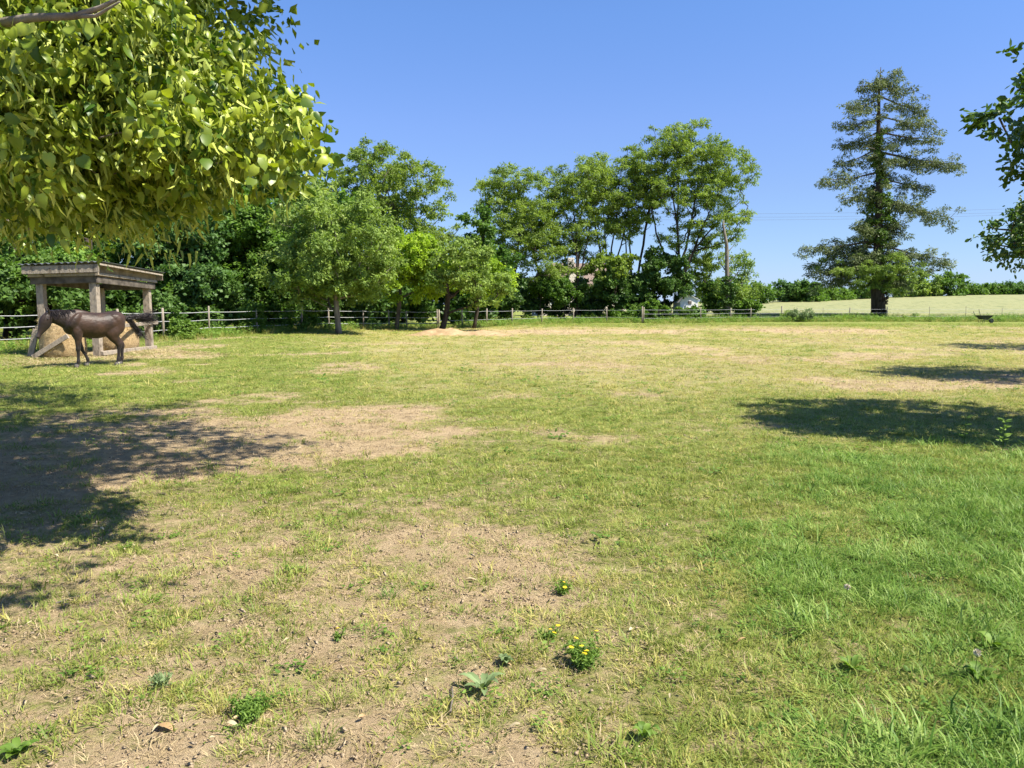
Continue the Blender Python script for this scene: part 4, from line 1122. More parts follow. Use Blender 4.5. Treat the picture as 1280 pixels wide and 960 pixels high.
# ------------------------------------------------------------------ horse
def horse():
    parts = []
    def loft(pts, k=40):
        """pts: (x, y, z, half width, half height), smoothed along the path"""
        p = np.array(pts, float); p[:, 0] *= .89
        q = np.concatenate([2 * p[:1] - p[1:2], p, 2 * p[-1:] - p[-2:-1]]); out = []
        for i in range(1, len(q) - 2):
            for t in (0, .25, .5, .75):
                out.append(.5 * (2 * q[i] + (q[i + 1] - q[i - 1]) * t + (2 * q[i - 1] - 5 * q[i] + 4 * q[i + 1] - q[i + 2]) * t * t + (3 * q[i] - q[i - 1] - 3 * q[i + 1] + q[i + 2]) * t ** 3))
        out.append(q[-2]); out = np.array(out); out[:, 3:] = np.maximum(out[:, 3:], .003)
        parts.append(tube_path([tuple(o[:3]) for o in out], [(o[3], o[4]) for o in out], k, 'h'))
    # trunk
    loft([(.72, 0, 1.02, .05, .08), (.65, 0, 1.03, .15, .20), (.50, 0, 1.07, .205, .275), (.32, 0, 1.09, .235, .32), (.10, 0, 1.065, .27, .325), (-.15, 0, 1.045, .295, .33), (-.38, 0, 1.08, .285, .305),
          (-.56, 0, 1.11, .28, .30), (-.72, 0, 1.14, .25, .265), (-.84, 0, 1.13, .18, .20), (-.91, 0, 1.12, .07, .10)])
    loft([(.55, 0, 1.38, .03, .03), (.40, 0, 1.41, .07, .05), (.22, 0, 1.39, .09, .05), (.02, 0, 1.35, .08, .04)])    # withers
    loft([(-.45, 0, 1.32, .08, .06), (-.60, 0, 1.36, .12, .06), (-.74, 0, 1.33, .10, .06)])    # croup
    for sd_ in (1, -1):
        loft([(.30, .13 * sd_, 1.32, .05, .09), (.40, .165 * sd_, 1.20, .07, .13), (.50, .165 * sd_, 1.05, .07, .13), (.56, .12 * sd_, .96, .05, .09)], 20)   # shoulder
        loft([(-.50, .17 * sd_, 1.30, .06, .06), (-.60, .185 * sd_, 1.20, .09, .16), (-.66, .175 * sd_, 1.02, .09, .17), (-.62, .17 * sd_, .86, .07, .12)], 20)   # haunch
    # neck
    loft([(.34, 0, 1.15, .17, .29), (.53, 0, 1.19, .15, .265), (.70, 0, 1.235, .12, .22), (.88, 0, 1.275, .097, .175), (1.02, 0, 1.30, .085, .145), (1.12, 0, 1.28, .07, .10)])
    # head
    loft([(1.02, 0, 1.35, .05, .05), (1.08, 0, 1.275, .092, .12), (1.14, 0, 1.17, .098, .145), (1.195, 0, 1.06, .08, .12), (1.25, 0, .955, .06, .085), (1.305, 0, .86, .047, .056), (1.335, 0, .80, .050, .055), (1.355, 0, .755, .042, .040)])
    loft([(1.09, 0, 1.12, .082, .09), (1.13, 0, 1.05, .075, .08), (1.20, 0, .93, .04, .04)], 20)   # jaw
    loft([(1.13, 0, 1.27, .03, .02), (1.24, 0, 1.06, .028, .02), (1.36, 0, .82, .02, .02)], 16)   # bridge
    # front legs
    LEGK = 1.22
    for s, pts in ((1, [(.44, .12, 1.10, .09, .14), (.42, .15, .96, .085, .12), (.40, .15, .80, .065, .085), (.405, .145, .62, .048, .058), (.41, .145, .50, .043, .048), (.415, .145, .455, .045, .05), (.415, .145, .39, .032, .034), (.42, .145, .22, .028, .030), (.425, .145, .165, .037, .038), (.445, .145, .10, .03, .032), (.46, .145, .055, .044, .048)]),
                   (-1, [(.40, -.12, 1.10, .09, .14), (.38, -.15, .96, .085, .12), (.34, -.15, .80, .065, .085), (.285, -.145, .64, .048, .056), (.25, -.145, .52, .043, .048), (.235, -.145, .475, .044, .05), (.20, -.145, .40, .031, .033), (.115, -.145, .25, .028, .03), (.085, -.145, .185, .036, .038), (.085, -.145, .12, .03, .032), (.10, -.145, .065, .044, .046)])):
        loft([(p[0], p[1], p[2], p[3] * LEGK, p[4] * LEGK) if p[2] < .9 else p for p in pts], 20)
    for s, pts in ((1, [(-.58, .10, 1.18, .15, .22), (-.56, .14, 1.02, .125, .22), (-.52, .16, .86, .095, .17), (-.54, .155, .73, .07, .11), (-.61, .15, .62, .047, .068), (-.665, .145, .545, .042, .062), (-.67, .14, .49, .038, .05), (-.66, .14, .40, .031, .037), (-.645, .14, .24, .029, .032), (-.635, .14, .18, .037, .04), (-.615, .14, .115, .031, .033), (-.60, .14, .06, .045, .048)]),
                   (-1, [(-0.580, -.10,1.18, .15, .22), (-0.585, -.14,1.02, .125, .21), (-0.604, -.16,.86, .095, .165), (-0.668, -.155,.73, .07, .105), (-0.778, -.15,.62, .047, .068), (-0.852, -.145,.545, .042, .06), (-0.865, -.14,.49, .038, .05), (-0.855, -.14,.40, .031, .037), (-0.845, -.14,.24, .029, .032), (-0.840, -.14,.18, .037, .04), (-0.820, -.14,.115, .031, .033), (-0.805, -.14,.06, .045, .048)])):
        loft([(p[0], p[1], p[2], p[3] * LEGK, p[4] * LEGK) if p[2] < .9 else p for p in pts], 20)
    # ears
    for s in (1, -1):
        loft([(1.04, .055 * s, 1.36, .035, .028), (1.06, .075 * s, 1.43, .034, .024), (1.09, .088 * s, 1.50, .024, .018), (1.11, .092 * s, 1.555, .009, .008)], 12)
    # dock
    loft([(-.84, 0, 1.24, .07, .07), (-.92, 0, 1.25, .05, .05), (-1.0, 0, 1.24, .035, .035)], 10)
    bm = bmesh.new()
    for me in parts: bm.from_mesh(me)
    me = bpy.data.meshes.new('horse_raw'); bm.to_mesh(me); bm.free()
    tmp = bpy.data.objects.new('tmp', me); COL.objects.link(tmp)
    rm = tmp.modifiers.new('r', 'REMESH'); rm.mode = 'VOXEL'; rm.voxel_size = .012; rm.use_smooth_shade = True
    s_ = tmp.modifiers.new('s', 'SMOOTH'); s_.factor = .6; s_.iterations = 14
    dg = bpy.context.evaluated_depsgraph_get()
    body = bpy.data.meshes.new_from_object(tmp.evaluated_get(dg))
    bpy.data.objects.remove(tmp)
    body.name = 'body'
    n = len(body.vertices); co = np.empty(n * 3, np.float32); body.vertices.foreach_get('co', co); co = co.reshape(-1, 3)
    dark = sm((.72 - co[:, 2]) / .3) ; 
    dark = np.maximum(dark, .72 * sm((co[:, 0] - .35) / .3)); dark = np.maximum(dark, .5 * sm((-.72 - co[:, 0]) / .12))
    white = ((co[:, 0] < -.55) & (co[:, 1] > 0) & (co[:, 2] < .10)).astype(float)
    muzz = sm((co[:, 0] - 1.14) / .12) * sm((1.12 - co[:, 2]) / .2)
    for a, v in (('dark', dark), ('white', white), ('muzzle', muzz)):
        at_ = body.attributes.new(a, 'FLOAT', 'POINT'); at_.data.foreach_set('value', v.astype(np.float32))
    m, nt, out = nmat('bay_coat'); L = nt.links
    tc = N(nt, 'ShaderNodeTexCoord'); no = N(nt, 'ShaderNodeTexNoise'); no.inputs['Scale'].default_value = 4; no.inputs['Detail'].default_value = 4
    L.new(tc.outputs['Object'], no.inputs['Vector'])
    cr = ramp(nt, [(.3, (.018, .010, .006)), (.7, (.062, .031, .017))], no.outputs['Fac'])
    def mx(fac, a, col):
        x = N(nt, 'ShaderNodeMix', data_type='RGBA'); at_ = N(nt, 'ShaderNodeAttribute', attribute_name=fac)
        L.new(at_.outputs['Fac'], x.inputs[0]); L.new(a, x.inputs[6]); x.inputs[7].default_value = (*col, 1); return x.outputs[2]
    c = mx('dark', cr.outputs[0], (.014, .010, .009)); c = mx('muzzle', c, (.060, .045, .038)); c = mx('white', c, (.6, .57, .52))
    pb = N(nt, 'ShaderNodeBsdfPrincipled'); pb.inputs['Roughness'].default_value = .5; pb.inputs['Specular IOR Level'].default_value = .35
    pb.inputs['Sheen Weight'].default_value = .05
    nb = N(nt, 'ShaderNodeTexNoise'); nb.inputs['Scale'].default_value = 14; nb.inputs['Detail'].default_value = 8; L.new(tc.outputs['Object'], nb.inputs['Vector'])
    bp = N(nt, 'ShaderNodeBump'); bp.inputs['Strength'].default_value = .6; bp.inputs['Distance'].default_value = .02; L.new(nb.outputs['Fac'], bp.inputs['Height'])
    L.new(c, pb.inputs['Base Color']); L.new(bp.outputs[0], pb.inputs['Normal']); L.new(pb.outputs[0], out.inputs[0])
    f = G(94, 461); 
    yaw = R(180 + 46)
    # place so that the near fore hoof stands on f
    hx, hy = .41, .145
    ox = f.x - (hx * math.cos(yaw) - hy * math.sin(yaw)); oy = f.y + .1 - (hx * math.sin(yaw) + hy * math.cos(yaw))
    # the animal faces +x locally with its left flank at +y; turned to face left its left flank faces the camera
    root = empty('horse', (ox, oy, gzf(ox, oy) - .005), yaw)
    tag(root, 'dark bay horse walking left in front of the hay shelter, tail swishing', 'horse')
    link('body', body, m, root)
    M['hair'] = noise_mat('horse_hair', (.010, .008, .008), (.032, .022, .02), 10, rough=.35, bump=.1, spec=.5)
    M['hoof'] = noise_mat('hoof', (.05, .045, .04), (.13, .115, .10), 20, rough=.6)
    for (x, y) in ((.423, .145), (.102, -.145), (-.52, .14), (-.703, -.14)):
        me = tube_path([(x - .012, y, .085), (x, y, .04), (x + .012, y, .0)], [(.046, .048), (.054, .058), (.058, .066)], 14, 'hoof')
        link('hoof', me, M['hoof'], root)
    for s in (1, -1):
        bm = bmesh.new(); bmesh.ops.create_uvsphere(bm, u_segments=10, v_segments=8, radius=.021); me = bpy.data.meshes.new('eye'); bm.to_mesh(me); bm.free()
        link('eye', me, M['hair'], root, loc=(.985, .094 * s, 1.225))
        bm = bmesh.new(); bmesh.ops.create_uvsphere(bm, u_segments=8, v_segments=6, radius=.014); me = bpy.data.meshes.new('nostril'); bm.to_mesh(me); bm.free()
        link('nostril', me, M['hair'], root, loc=(1.205, .05 * s, .80))
    g = np.random.default_rng(8)
    # mane
    A = []; B = []
    n = 420
    for i in range(n):
        t = g.uniform(0, 1)
        top_ = np.array([np.interp(t, [0, .5, 1], [.36, .69, .93]), g.normal(0, .015), np.interp(t, [0, .5, 1], [1.44, 1.45, 1.43])])
        ln = g.uniform(.10, .24)
        s = -1 if g.uniform() < .7 else 1
        m_ = top_ + np.array([g.normal(-.02, .02), s * .07, .0]); e = m_ + np.array([g.normal(-.03, .03), s * .04, -ln])
        A += [top_, m_]; B += [m_, e]
    for i in range(70):   # forelock
        a = np.array([.94, g.normal(0, .02), 1.40]); m_ = a + [.06, g.normal(0, .02), -.03]; e = m_ + [.07, g.normal(0, .02), -.14]
        A += [a, m_]; B += [m_, e]
    V, F_ = tubes(A, B, [.007] * len(A), [.004] * len(A), 3)
    link('mane', mesh_np('mane', V, F_), M['hair'], root)
    # tail, swung out behind
    A = []; B = []; ra = []; rb = []
    for i in range(520):
        u = g.uniform(0, 1)
        a = np.array([-.87 + g.normal(0, .03), g.normal(0, .02), 1.23 + g.normal(0, .02)])
        if u < .66:
            ln = g.uniform(.55, .80); sp = g.uniform(-1, 1) * g.uniform(.3, 1.3)
            pts = [a, a + [-ln * .35, g.normal(0, .03), .02 + sp * .05], a + [-ln * .7, g.normal(0, .05), -.02 + sp * .12], a + [-ln, g.normal(0, .09), -.04 + sp * .22]]
        else:
            ln = g.uniform(.35, .62)
            pts = [a, a + [-.10, 0, -.10], a + [-.18 - .1 * g.uniform(), g.normal(0, .03), -.12 - ln * .4], a + [-.22 - .3 * g.uniform(), g.normal(0, .05), -.14 - ln * .75]]
        pts = [np.array(p, float) for p in pts]
        for k in range(3):
            A.append(pts[k]); B.append(pts[k + 1]); ra.append(.005 - .0011 * k); rb.append(.0039 - .0011 * k)
    V, F_ = tubes(A, B, ra, rb, 3)
    link('tail', mesh_np('tail', V, F_), M['hair'], root)
horse()

# ------------------------------------------------------------------ house, shed, wheelbarrow, power line
def house():
    Y = 104.0
    c = D(716, 352, Y); b = (c.x, Y, gzf(c.x, Y))
    root = empty('house', b, R(8)); tag(root, 'house with a brown tiled roof half hidden behind the trees', 'house')
    M['render'] = noise_mat('render', (.50, .44, .36), (.66, .60, .50), 2, bump=.1)
    M['tiles'] = noise_mat('roof_tiles', (.13, .095, .08), (.25, .19, .155), 6, bump=.5, bscale=25)
    M['frame'] = noise_mat('white_frame', (.7, .7, .68), (.8, .8, .78), 5, bump=0)
    M['glass'] = noise_mat('window_glass', (.02, .03, .04), (.05, .06, .07), 1, rough=.1, bump=0, spec=.6)
    link('wall', box_mesh('wall', (2.0, 3.5, 2.1), (13, 7, 4.3), None, .01), M['render'], root)
    V = [(-5.0, -.5, 4.2), (9.0, -.5, 4.2), (9.0, 7.5, 4.2), (-5.0, 7.5, 4.2), (-2.2, 3.5, 7.3), (6.6, 3.5, 7.3)]
    me = bpy.data.meshes.new('roof'); me.from_pydata(V, [], [(0, 1, 5, 4), (1, 2, 5), (2, 3, 4, 5), (3, 0, 4), (3, 2, 1, 0)])
    rf = link('roof', me, M['tiles'], root)
    link('chimney', box_mesh('chimney', (.35, 3.0, 7.4), (.9, .7, 1.2), None, .02), M['render'], rf)
    bm = bmesh.new(); vs = [bm.verts.new(v) for v in ((-.5, .0, 4.3), (1.5, .0, 4.3), (1.5, .0, 5.7), (.5, .0, 6.5), (-.5, .0, 5.7), (-.5, 2.6, 4.3), (1.5, 2.6, 4.3), (1.5, 2.6, 5.7), (.5, 2.6, 6.5), (-.5, 2.6, 5.7))]
    for f in ((0, 1, 2, 3, 4), (9, 8, 7, 6, 5), (0, 5, 6, 1), (1, 6, 7, 2), (0, 4, 9, 5)): bm.faces.new([vs[i] for i in f])
    me = bpy.data.meshes.new('dormer'); bm.to_mesh(me); bm.free(); dm = link('dormer', me, M['render'], root)
    me = bpy.data.meshes.new('dormer_roof'); me.from_pydata([(-.7, -.2, 5.55), (.5, -.2, 6.6), (1.7, -.2, 5.55), (-.7, 2.6, 5.55), (.5, 2.6, 6.6), (1.7, 2.6, 5.55)], [], [(0, 1, 4, 3), (1, 2, 5, 4)])
    o = link('dormer_roof', me, M['tiles'], dm); s_ = o.modifiers.new('t', 'SOLIDIFY'); s_.thickness = .1
    for x in (-2.5, .8, 4.0, 6.8):
        wn_ = link('window', box_mesh('window', (x, -.02, 2.2), (1.2, .1, 1.4), None, .01), M['frame'], root)
        for dx in (-.28, .28): link('pane', box_mesh('pane', (x + dx, -.075, 2.2), (.46, .02, 1.2), None, 0), M['glass'], wn_)
house()
def shed():
    Y = 72.0; c = D(861, 400, Y); z = gzf(c.x, Y)
    root = empty('shed', (c.x, Y, z), R(6)); tag(root, 'small white gabled shed glimpsed between the ivy mass and the bush', 'shed')
    M['white'] = noise_mat('white_paint', (.66, .64, .60), (.80, .78, .74), 3, bump=.1)
    top_ = D(856, 367, Y).z - z
    V = [(-.85, 0, 0), (.85, 0, 0), (.85, 0, top_ - .55), (-.3, 0, top_), (-.85, 0, top_ - .75)]
    V += [(x, 2.2, zz) for x, _, zz in V]
    me = bpy.data.meshes.new('wall'); me.from_pydata(V, [], [(0, 1, 2, 3, 4), (9, 8, 7, 6, 5), (1, 6, 7, 2), (0, 4, 9, 5), (0, 5, 6, 1)])
    link('wall', me, M['white'], root)
    me = bpy.data.meshes.new('roof'); me.from_pydata([(-.98, -.12, top_ - .86), (-.3, -.12, top_ + .03), (.98, -.12, top_ - .57), (-.98, 2.3, top_ - .86), (-.3, 2.3, top_ + .03), (.98, 2.3, top_ - .57)], [], [(0, 1, 4, 3), (1, 2, 5, 4)])
    o = link('roof', me, M['white'], root); s_ = o.modifiers.new('t', 'SOLIDIFY'); s_.thickness = .04
    wn_ = link('window', box_mesh('window', (0.05, -.02, top_ - .85), (.34, .05, .3), None, .005), M['wood_dark'], root)
shed()
def barrow():
    c = G(1229, 404); s = 1.05
    root = empty('wheelbarrow', (c.x, c.y, gzf(c.x, c.y)), R(8)); tag(root, 'dark wheelbarrow standing in the weeds below the wheat field', 'wheelbarrow')
    M['black'] = noise_mat('dark_green_steel', (.012, .022, .018), (.03, .045, .038), 5, rough=.5, bump=.1)
    M['rubber'] = noise_mat('rubber', (.015, .015, .015), (.03, .03, .03), 5, rough=.8)
    # tray: open tapered tub
    V = []
    for z, x0, x1, w_ in ((.34, -.28, .32, .2), (.66, -.46, .62, .34), (.66, -.44, .60, .32), (.37, -.26, .30, .18)):
        V += [(x0 * s, -w_ * s, z), (x1 * s, -w_ * s, z), (x1 * s, w_ * s, z), (x0 * s, w_ * s, z)]
    F_ = [(3, 2, 1, 0), (12, 13, 14, 15)]
    for l in range(3):
        for q in range(4): F_.append((4 * l + q, 4 * l + (q + 1) % 4, 4 * l + 4 + (q + 1) % 4, 4 * l + 4 + q))
    me = bpy.data.meshes.new('tray'); me.from_pydata(V, [], F_); link('tray', me, M['black'], root)
    bm = bmesh.new()
    wh = tube_path([(.72 * s + .17 * math.cos(a), 0, .2 + .17 * math.sin(a)) for a in np.linspace(0, 2 * math.pi, 21)], [.045] * 21, 8, 'tyre', cap=False)
    wl = link('wheel', tube_path([(.72 * s, -.03, .2), (.72 * s, .03, .2)], [.12, .12], 14, 'wheel'), M['black'], root)
    link('tyre', wh, M['rubber'], wl)
    for sy in (-1, 1):
        link('handle', tube_path([(.75 * s, .06 * sy, .22), (.1, .2 * sy, .34), (-.5, .3 * sy, .55), (-.68, .31 * sy, .95 if sy < 0 else .85), (-.74, .31 * sy, 1.18 if sy < 0 else 1.0)], [.02] * 5, 7, 'handle'), M['black'], root)
        link('leg', tube_path([(-.2, .22 * sy, .36), (-.28, .24 * sy, .02), (-.12, .24 * sy, .02), (-.05, .21 * sy, .36)], [.016] * 4, 6, 'leg'), M['black'], root)
    link('nose_guard', tube_path([(.58, -.18, .6), (.72, -.1, .52), (.72, .1, .52), (.58, .18, .6)], [.016] * 4, 6, 'nose_guard'), M['black'], root)
barrow()
def powerline():
    Y = 150.0
    a = D(610, 270, Y); b_ = D(1500, 256, Y + 10)
    root = empty('power_line', (a.x, a.y, gzf(a.x, a.y))); tag(root, 'thin overhead wires crossing the sky behind the spruce', 'power line')
    o = Vector(root.location)
    for p in (a, b_):
        z = gzf(p.x, p.y)
        link('pole', tube_path([(0, 0, -.3), (0, 0, p.z - z + 1.0)], [.16, .1], 8, 'pole'), M['wood_grey'], root, loc=Vector((p.x, p.y, z)) - o)
        link('crossarm', box_mesh('crossarm', (0, 0, p.z - z + .2), (.12, 2.4, .12)), M['wood_grey'], root, loc=Vector((p.x, p.y, z)) - o)
    for k, (dy, dz) in enumerate(((-1.1, .3), (0, 1.1), (1.1, 0))):
        P = []
        for t in np.linspace(0, 1, 40):
            p = a.lerp(b_, t) + Vector((0, dy, dz - 3.2 * 4 * t * (1 - t) * .5)); P.append(tuple(p - o))
        link('wire', tube_path(P, [.014] * 40, 4, 'wire'), M['wood_dark'], root)
powerline()

# ------------------------------------------------------------------ wheat field: a sheet with its own crop height
def wheat():
    xs_ = np.linspace(8, 260, 240); ys_ = np.concatenate([[79.9], np.linspace(80, 175, 150)])
    Xg, Yg = np.meshgrid(xs_, ys_)
    Z = gz(Xg, Yg) + .62 + .08 * (fbm(Xg * .8, Yg * .8, 71, 3) - .5)
    Z[0] = gz(Xg[0], Yg[0]) - .1
    idx = np.arange(Z.size).reshape(Z.shape)
    F_ = np.stack([idx[:-1, :-1], idx[:-1, 1:], idx[1:, 1:], idx[1:, :-1]], -1).reshape(-1, 4)
    me = mesh_np('wheat_field', np.stack([Xg.ravel(), Yg.ravel(), Z.ravel()], 1), F_, None, True)
    o = link('wheat_field', me, noise_mat('wheat', (.13, .155, .06), (.26, .26, .12), 1.2, bump=1.0, bscale=9, c3=(.19, .21, .09), stretch=(1, .35, 1), detail=9))
    o['kind'] = 'structure'
wheat()
# tall stems and weeds
LIB2 = bpy.data.collections.new('weed_library')
def lib2(name, geo_, mat):
    V, F_, t = geo_
    me = mesh_np(name, V, F_, {'tint': t}); me.materials.append(mat); o = bpy.data.objects.new(name, me); LIB2.objects.link(o)
lib2('weed_0', tuft(26, .16, .18, .45, .012, .35, 21), M['g_green'])
lib2('weed_1', tuft(24, .18, .25, .55, .010, .3, 22), M['g_yellow'])
def weedy(n, rad, h, sz, seed, tm='oval'):
    g = np.random.default_rng(seed); r = rad * np.sqrt(g.uniform(0, 1, n)); a = g.uniform(0, 6.28, n); z = g.uniform(.02, 1, n) * h
    P = np.stack([r * np.cos(a), r * np.sin(a), z], 1); T = np.stack([np.cos(a), np.sin(a), g.normal(.2, .4, n)], 1)
    Nn = np.stack([g.normal(0, .4, n), g.normal(0, .4, n), np.ones(n)], 1); Ls = sz * g.uniform(.6, 1.3, n)
    return leaf_geo(P, Nn, T, Ls, Ls * .45, g.uniform(0, 1, n), tm)
lib2('weed_2', weedy(46, .2, .4, .11, 23), M['weed'])
lib2('weed_3', weedy(40, .16, .6, .09, 24), M['weed'])
lib2('weed_4', tuft(30, .25, .5, .85, .012, .16, 25), M['wheat_stem'])
def poly_scatter(pts, per_m, wid, g):
    P = []
    for (x0, y0), (x1, y1) in zip(pts[:-1], pts[1:]):
        L_ = math.hypot(x1 - x0, y1 - y0); n = int(L_ * per_m); t = g.uniform(0, 1, n)
        nx_, ny_2 = -(y1 - y0) / L_, (x1 - x0) / L_; o_ = g.normal(0, wid, n)
        P.append(np.stack([x0 + (x1 - x0) * t + nx_ * o_, y0 + (y1 - y0) * t + ny_2 * o_], 1))
    return np.concatenate(P)
g = np.random.default_rng(33)
q = [poly_scatter(left_pts, 22, .55, g), poly_scatter(left_pts, 14, 1.2, g) + [0, 1.5], poly_scatter(mid_pts, 26, .8, g) + [0, .8], poly_scatter(mid2, 22, .8, g) + [0, .3]]
q.append(poly_scatter(far_pts, 34, 1.1, g) + [0, -.6]); 
xw = g.uniform(12, 70, 4200); yw = g.uniform(69, 80, 4200); q.append(np.stack([xw, yw], 1))
xw = g.uniform(-3, 13, 700); yw = g.uniform(66, 72, 700); q.append(np.stack([xw, yw], 1))
q = np.concatenate(q); nn = vn(q[:, 0] * .4, q[:, 1] * .4, 5)
kind = g.choice([0, 1, 2, 3], len(q), p=[.45, .13, .27, .15])
s = g.uniform(.55, 1.25, len(q)) * (.55 + .8 * nn)
s = s * np.where(q[:, 1] > 60, .95, .8)
sc = np.stack([s * 1.2, s * 1.2, s], 1)
scatter('tall_weeds', np.column_stack([q, gz(q[:, 0], q[:, 1]) - .01]), kind, sc, .1, LIB2, 'uncut green grass and weeds along the fence line', 'weeds')
# wheat stems
n = 9000
xw = g.uniform(10, 120, n); yw = 80 + g.uniform(0, 1, n) ** 1.6 * 45
scatter('wheat_stems', np.column_stack([xw, yw, gz(xw, yw) + .05]), np.full(n, 4), np.column_stack([g.uniform(.8, 1.5, n), g.uniform(.8, 1.5, n), g.uniform(.85, 1.1, n)]), .06, LIB2, 'ripening wheat stems standing in the field', 'wheat')

# ------------------------------------------------------------------ foreground plants and litter
def place(px, py): p = G(px, py); return (p.x, p.y, gzf(p.x, p.y))
def leaf_obj(name, L_, W_, mat, bend=.25, lobes=0, seed=0):
    g = np.random.default_rng(seed); K = 9; V = []; F_ = []
    for i in range(K):
        t = i / (K - 1); wv = W_ * (math.sin(math.pi * min(1, t * .93 + .05)) ** .75) * (1 - .45 * lobes * (i % 2))
        z = bend * L_ * (math.sin(t * 2.2)) ; x = L_ * t * (1 - .15 * t)
        V += [(x, -wv / 2, z + wv * .25), (x, 0, z), (x, wv / 2, z + wv * .25)]
    for i in range(K - 1):
        a = 3 * i; F_ += [(a, a + 1, a + 4, a + 3), (a + 1, a + 2, a + 5, a + 4)]
    return mesh_np(name, np.array(V), np.array(F_), {'tint': np.full(len(V), g.uniform(.2, .9))}, True)
def rosette(label, px, py, L_, W_, n, mat, seed, lobes=.5, bend=.3, cat='weed', name='rosette_weed'):
    g = random.Random(seed); root = empty(name, place(px, py)); tag(root, label, cat)
    for i in range(n):
        me = leaf_obj('leaf', L_ * g.uniform(.7, 1.15), W_ * g.uniform(.8, 1.2), mat, bend * g.uniform(.6, 1.4), lobes, seed + i)
        link('leaf', me, M[mat], root, rot=(0, -g.uniform(.0, .35), 6.283 * i / n + g.uniform(-.3, .3)), loc=(0, 0, .005))
    return root
rosette('grey-green thistle rosette with pointed leaves on bare soil at bottom centre', 605, 864, .13, .032, 9, 'sage', 401)
rosette('broad pale dock leaves in the lush grass at the right edge', 1243, 812, .11, .045, 9, 'weed', 402, 0, .3)
rosette('low broad-leaved weed in the lush grass below centre right', 1065, 838, .085, .026, 11, 'weed', 403, .4, .25)
rosette('small leafy weed with upright leaves near the bottom right of the bare soil', 805, 925, .08, .03, 8, 'weed', 404, .2, .6)
rosette('light green broad leaf weed at the bottom left corner', 22, 945, .09, .03, 9, 'weed', 405, 0, .3)
rosette('small round-leaved weed above the thistle rosette', 632, 830, .05, .03, 8, 'sage', 406, 0, .5)
rosette('bright broad-leaved weed near the right edge of the long grass', 1225, 850, .09, .036, 8, 'weed', 407, 0, .3)
def leafy_clump(name, label, px, py, rad, h, n, mat, seed, sz=.022, flowers=None, cat='weed'):
    g = np.random.default_rng(seed); root = empty(name, place(px, py)); tag(root, label, cat)
    nst = 16; A = []; B = []; tips = []
    for i in range(nst):
        a = g.uniform(0, 6.28); r = rad * g.uniform(.2, 1); e = np.array([r * math.cos(a), r * math.sin(a), h * g.uniform(.5, 1)])
        A.append([e[0] * .2, e[1] * .2, 0]); B.append(e); tips.append(e)
    V, F_ = tubes(A, B, [.002] * nst, [.0012] * nst, 4)
    link('stems', mesh_np('stems', V, F_), M[mat], root)
    ci = g.integers(0, nst, n); t = g.uniform(.1, 1, n)
    P = np.array(A)[ci] * (1 - t[:, None]) + np.array(B)[ci] * t[:, None] + g.normal(0, rad * .13, (n, 3)) * [1, 1, .5]
    P[:, 2] = np.maximum(P[:, 2], .004)
    o = link('leaves', leaf_mesh('leaves', P, unit(g.normal(0, .5, (n, 3)) + [0, 0, 1]), g.normal(0, 1, (n, 3)) + [0, 0, .5], sz * g.uniform(.6, 1.3, n), sz * .35 * g.uniform(.7, 1.3, n), g.uniform(0, 1, n), templ='oval'), M[mat], root)
    o['kind'] = 'stuff'
    if flowers:
        col, cnt, fr = flowers
        for i in range(cnt):
            e = tips[i % nst] * 1.0; k = 10; fv = []; ff = []
            for q in range(k):
                a = 6.283 * q / k; b2 = a + .24; b1 = a - .24
                i0 = len(fv); fv += [(0, 0, .001 * q), (fr * .7 * math.cos(b1), fr * .7 * math.sin(b1), .004), (fr * math.cos(a), fr * math.sin(a), .003), (fr * .7 * math.cos(b2), fr * .7 * math.sin(b2), .004)]
                ff.append((i0, i0 + 1, i0 + 2)); ff.append((i0, i0 + 2, i0 + 3))
            link('flower', mesh_np('flower', np.array(fv), np.array(ff)), M[col], root, loc=(e[0] + g.normal(0, .01), e[1] + g.normal(0, .01), e[2] + .012), rot=(g.normal(-.3, .3), g.normal(0, .3), 0))
    return root
M['yellow'] = noise_mat('yellow_petal', (.75, .50, .01), (.90, .68, .03), 9, rough=.6, bump=0)
M['cream'] = noise_mat('clover_flower', (.50, .42, .30), (.72, .66, .55), 30, rough=.7, bump=0)
leafy_clump('hawkweed', 'bushy green weed with the most yellow flowers, bottom centre', 728, 832, .10, .12, 900, 'weed', 411, flowers=('yellow', 9, .013))
leafy_clump('hawkweed', 'smaller yellow-flowered weed above the bushy one', 706, 742, .07, .07, 300, 'weed', 412, flowers=('yellow', 4, .013))
leafy_clump('hawkweed', 'tiny yellow-flowered weed just left of the bushy one', 684, 798, .06, .05, 120, 'weed', 413, flowers=('yellow', 3, .013))
leafy_clump('hawkweed', 'lone yellow flower on the dry grass left of centre', 423, 800, .03, .05, 60, 'weed', 418, flowers=('yellow', 1, .014))
leafy_clump('leafy_weed', 'compact dark green leafy clump on bare soil at bottom left', 313, 893, .11, .075, 1100, 'weed', 414, .02)
leafy_clump('leafy_weed', 'small blue-green leafy weed above the dark green clump', 203, 862, .05, .06, 220, 'sage', 415, .02)
for lb, px, py, sd2 in (('dried cream clover head in the long grass at right', 1216, 850, 421), ('pale clover head in the upper part of the long grass', 1055, 762, 422)):
    root = empty('clover_flower', place(px, py)); tag(root, lb, 'flower')
    link('stem', tube_path([(0, 0, 0), (.01, 0, .07), (.012, 0, .12)], [.0015] * 3, 5, 'stem'), M['weed'], root)
    g2 = np.random.default_rng(sd2); d2 = unit(g2.normal(0, 1, (90, 3)) + [0, 0, .3]); P2 = d2 * .004 + [.012, 0, .125]
    link('flower_head', leaf_mesh('flower_head', P2, g2.normal(0, 1, (90, 3)), d2, np.full(90, .014), np.full(90, .005), np.zeros(90)), M['cream'], root)
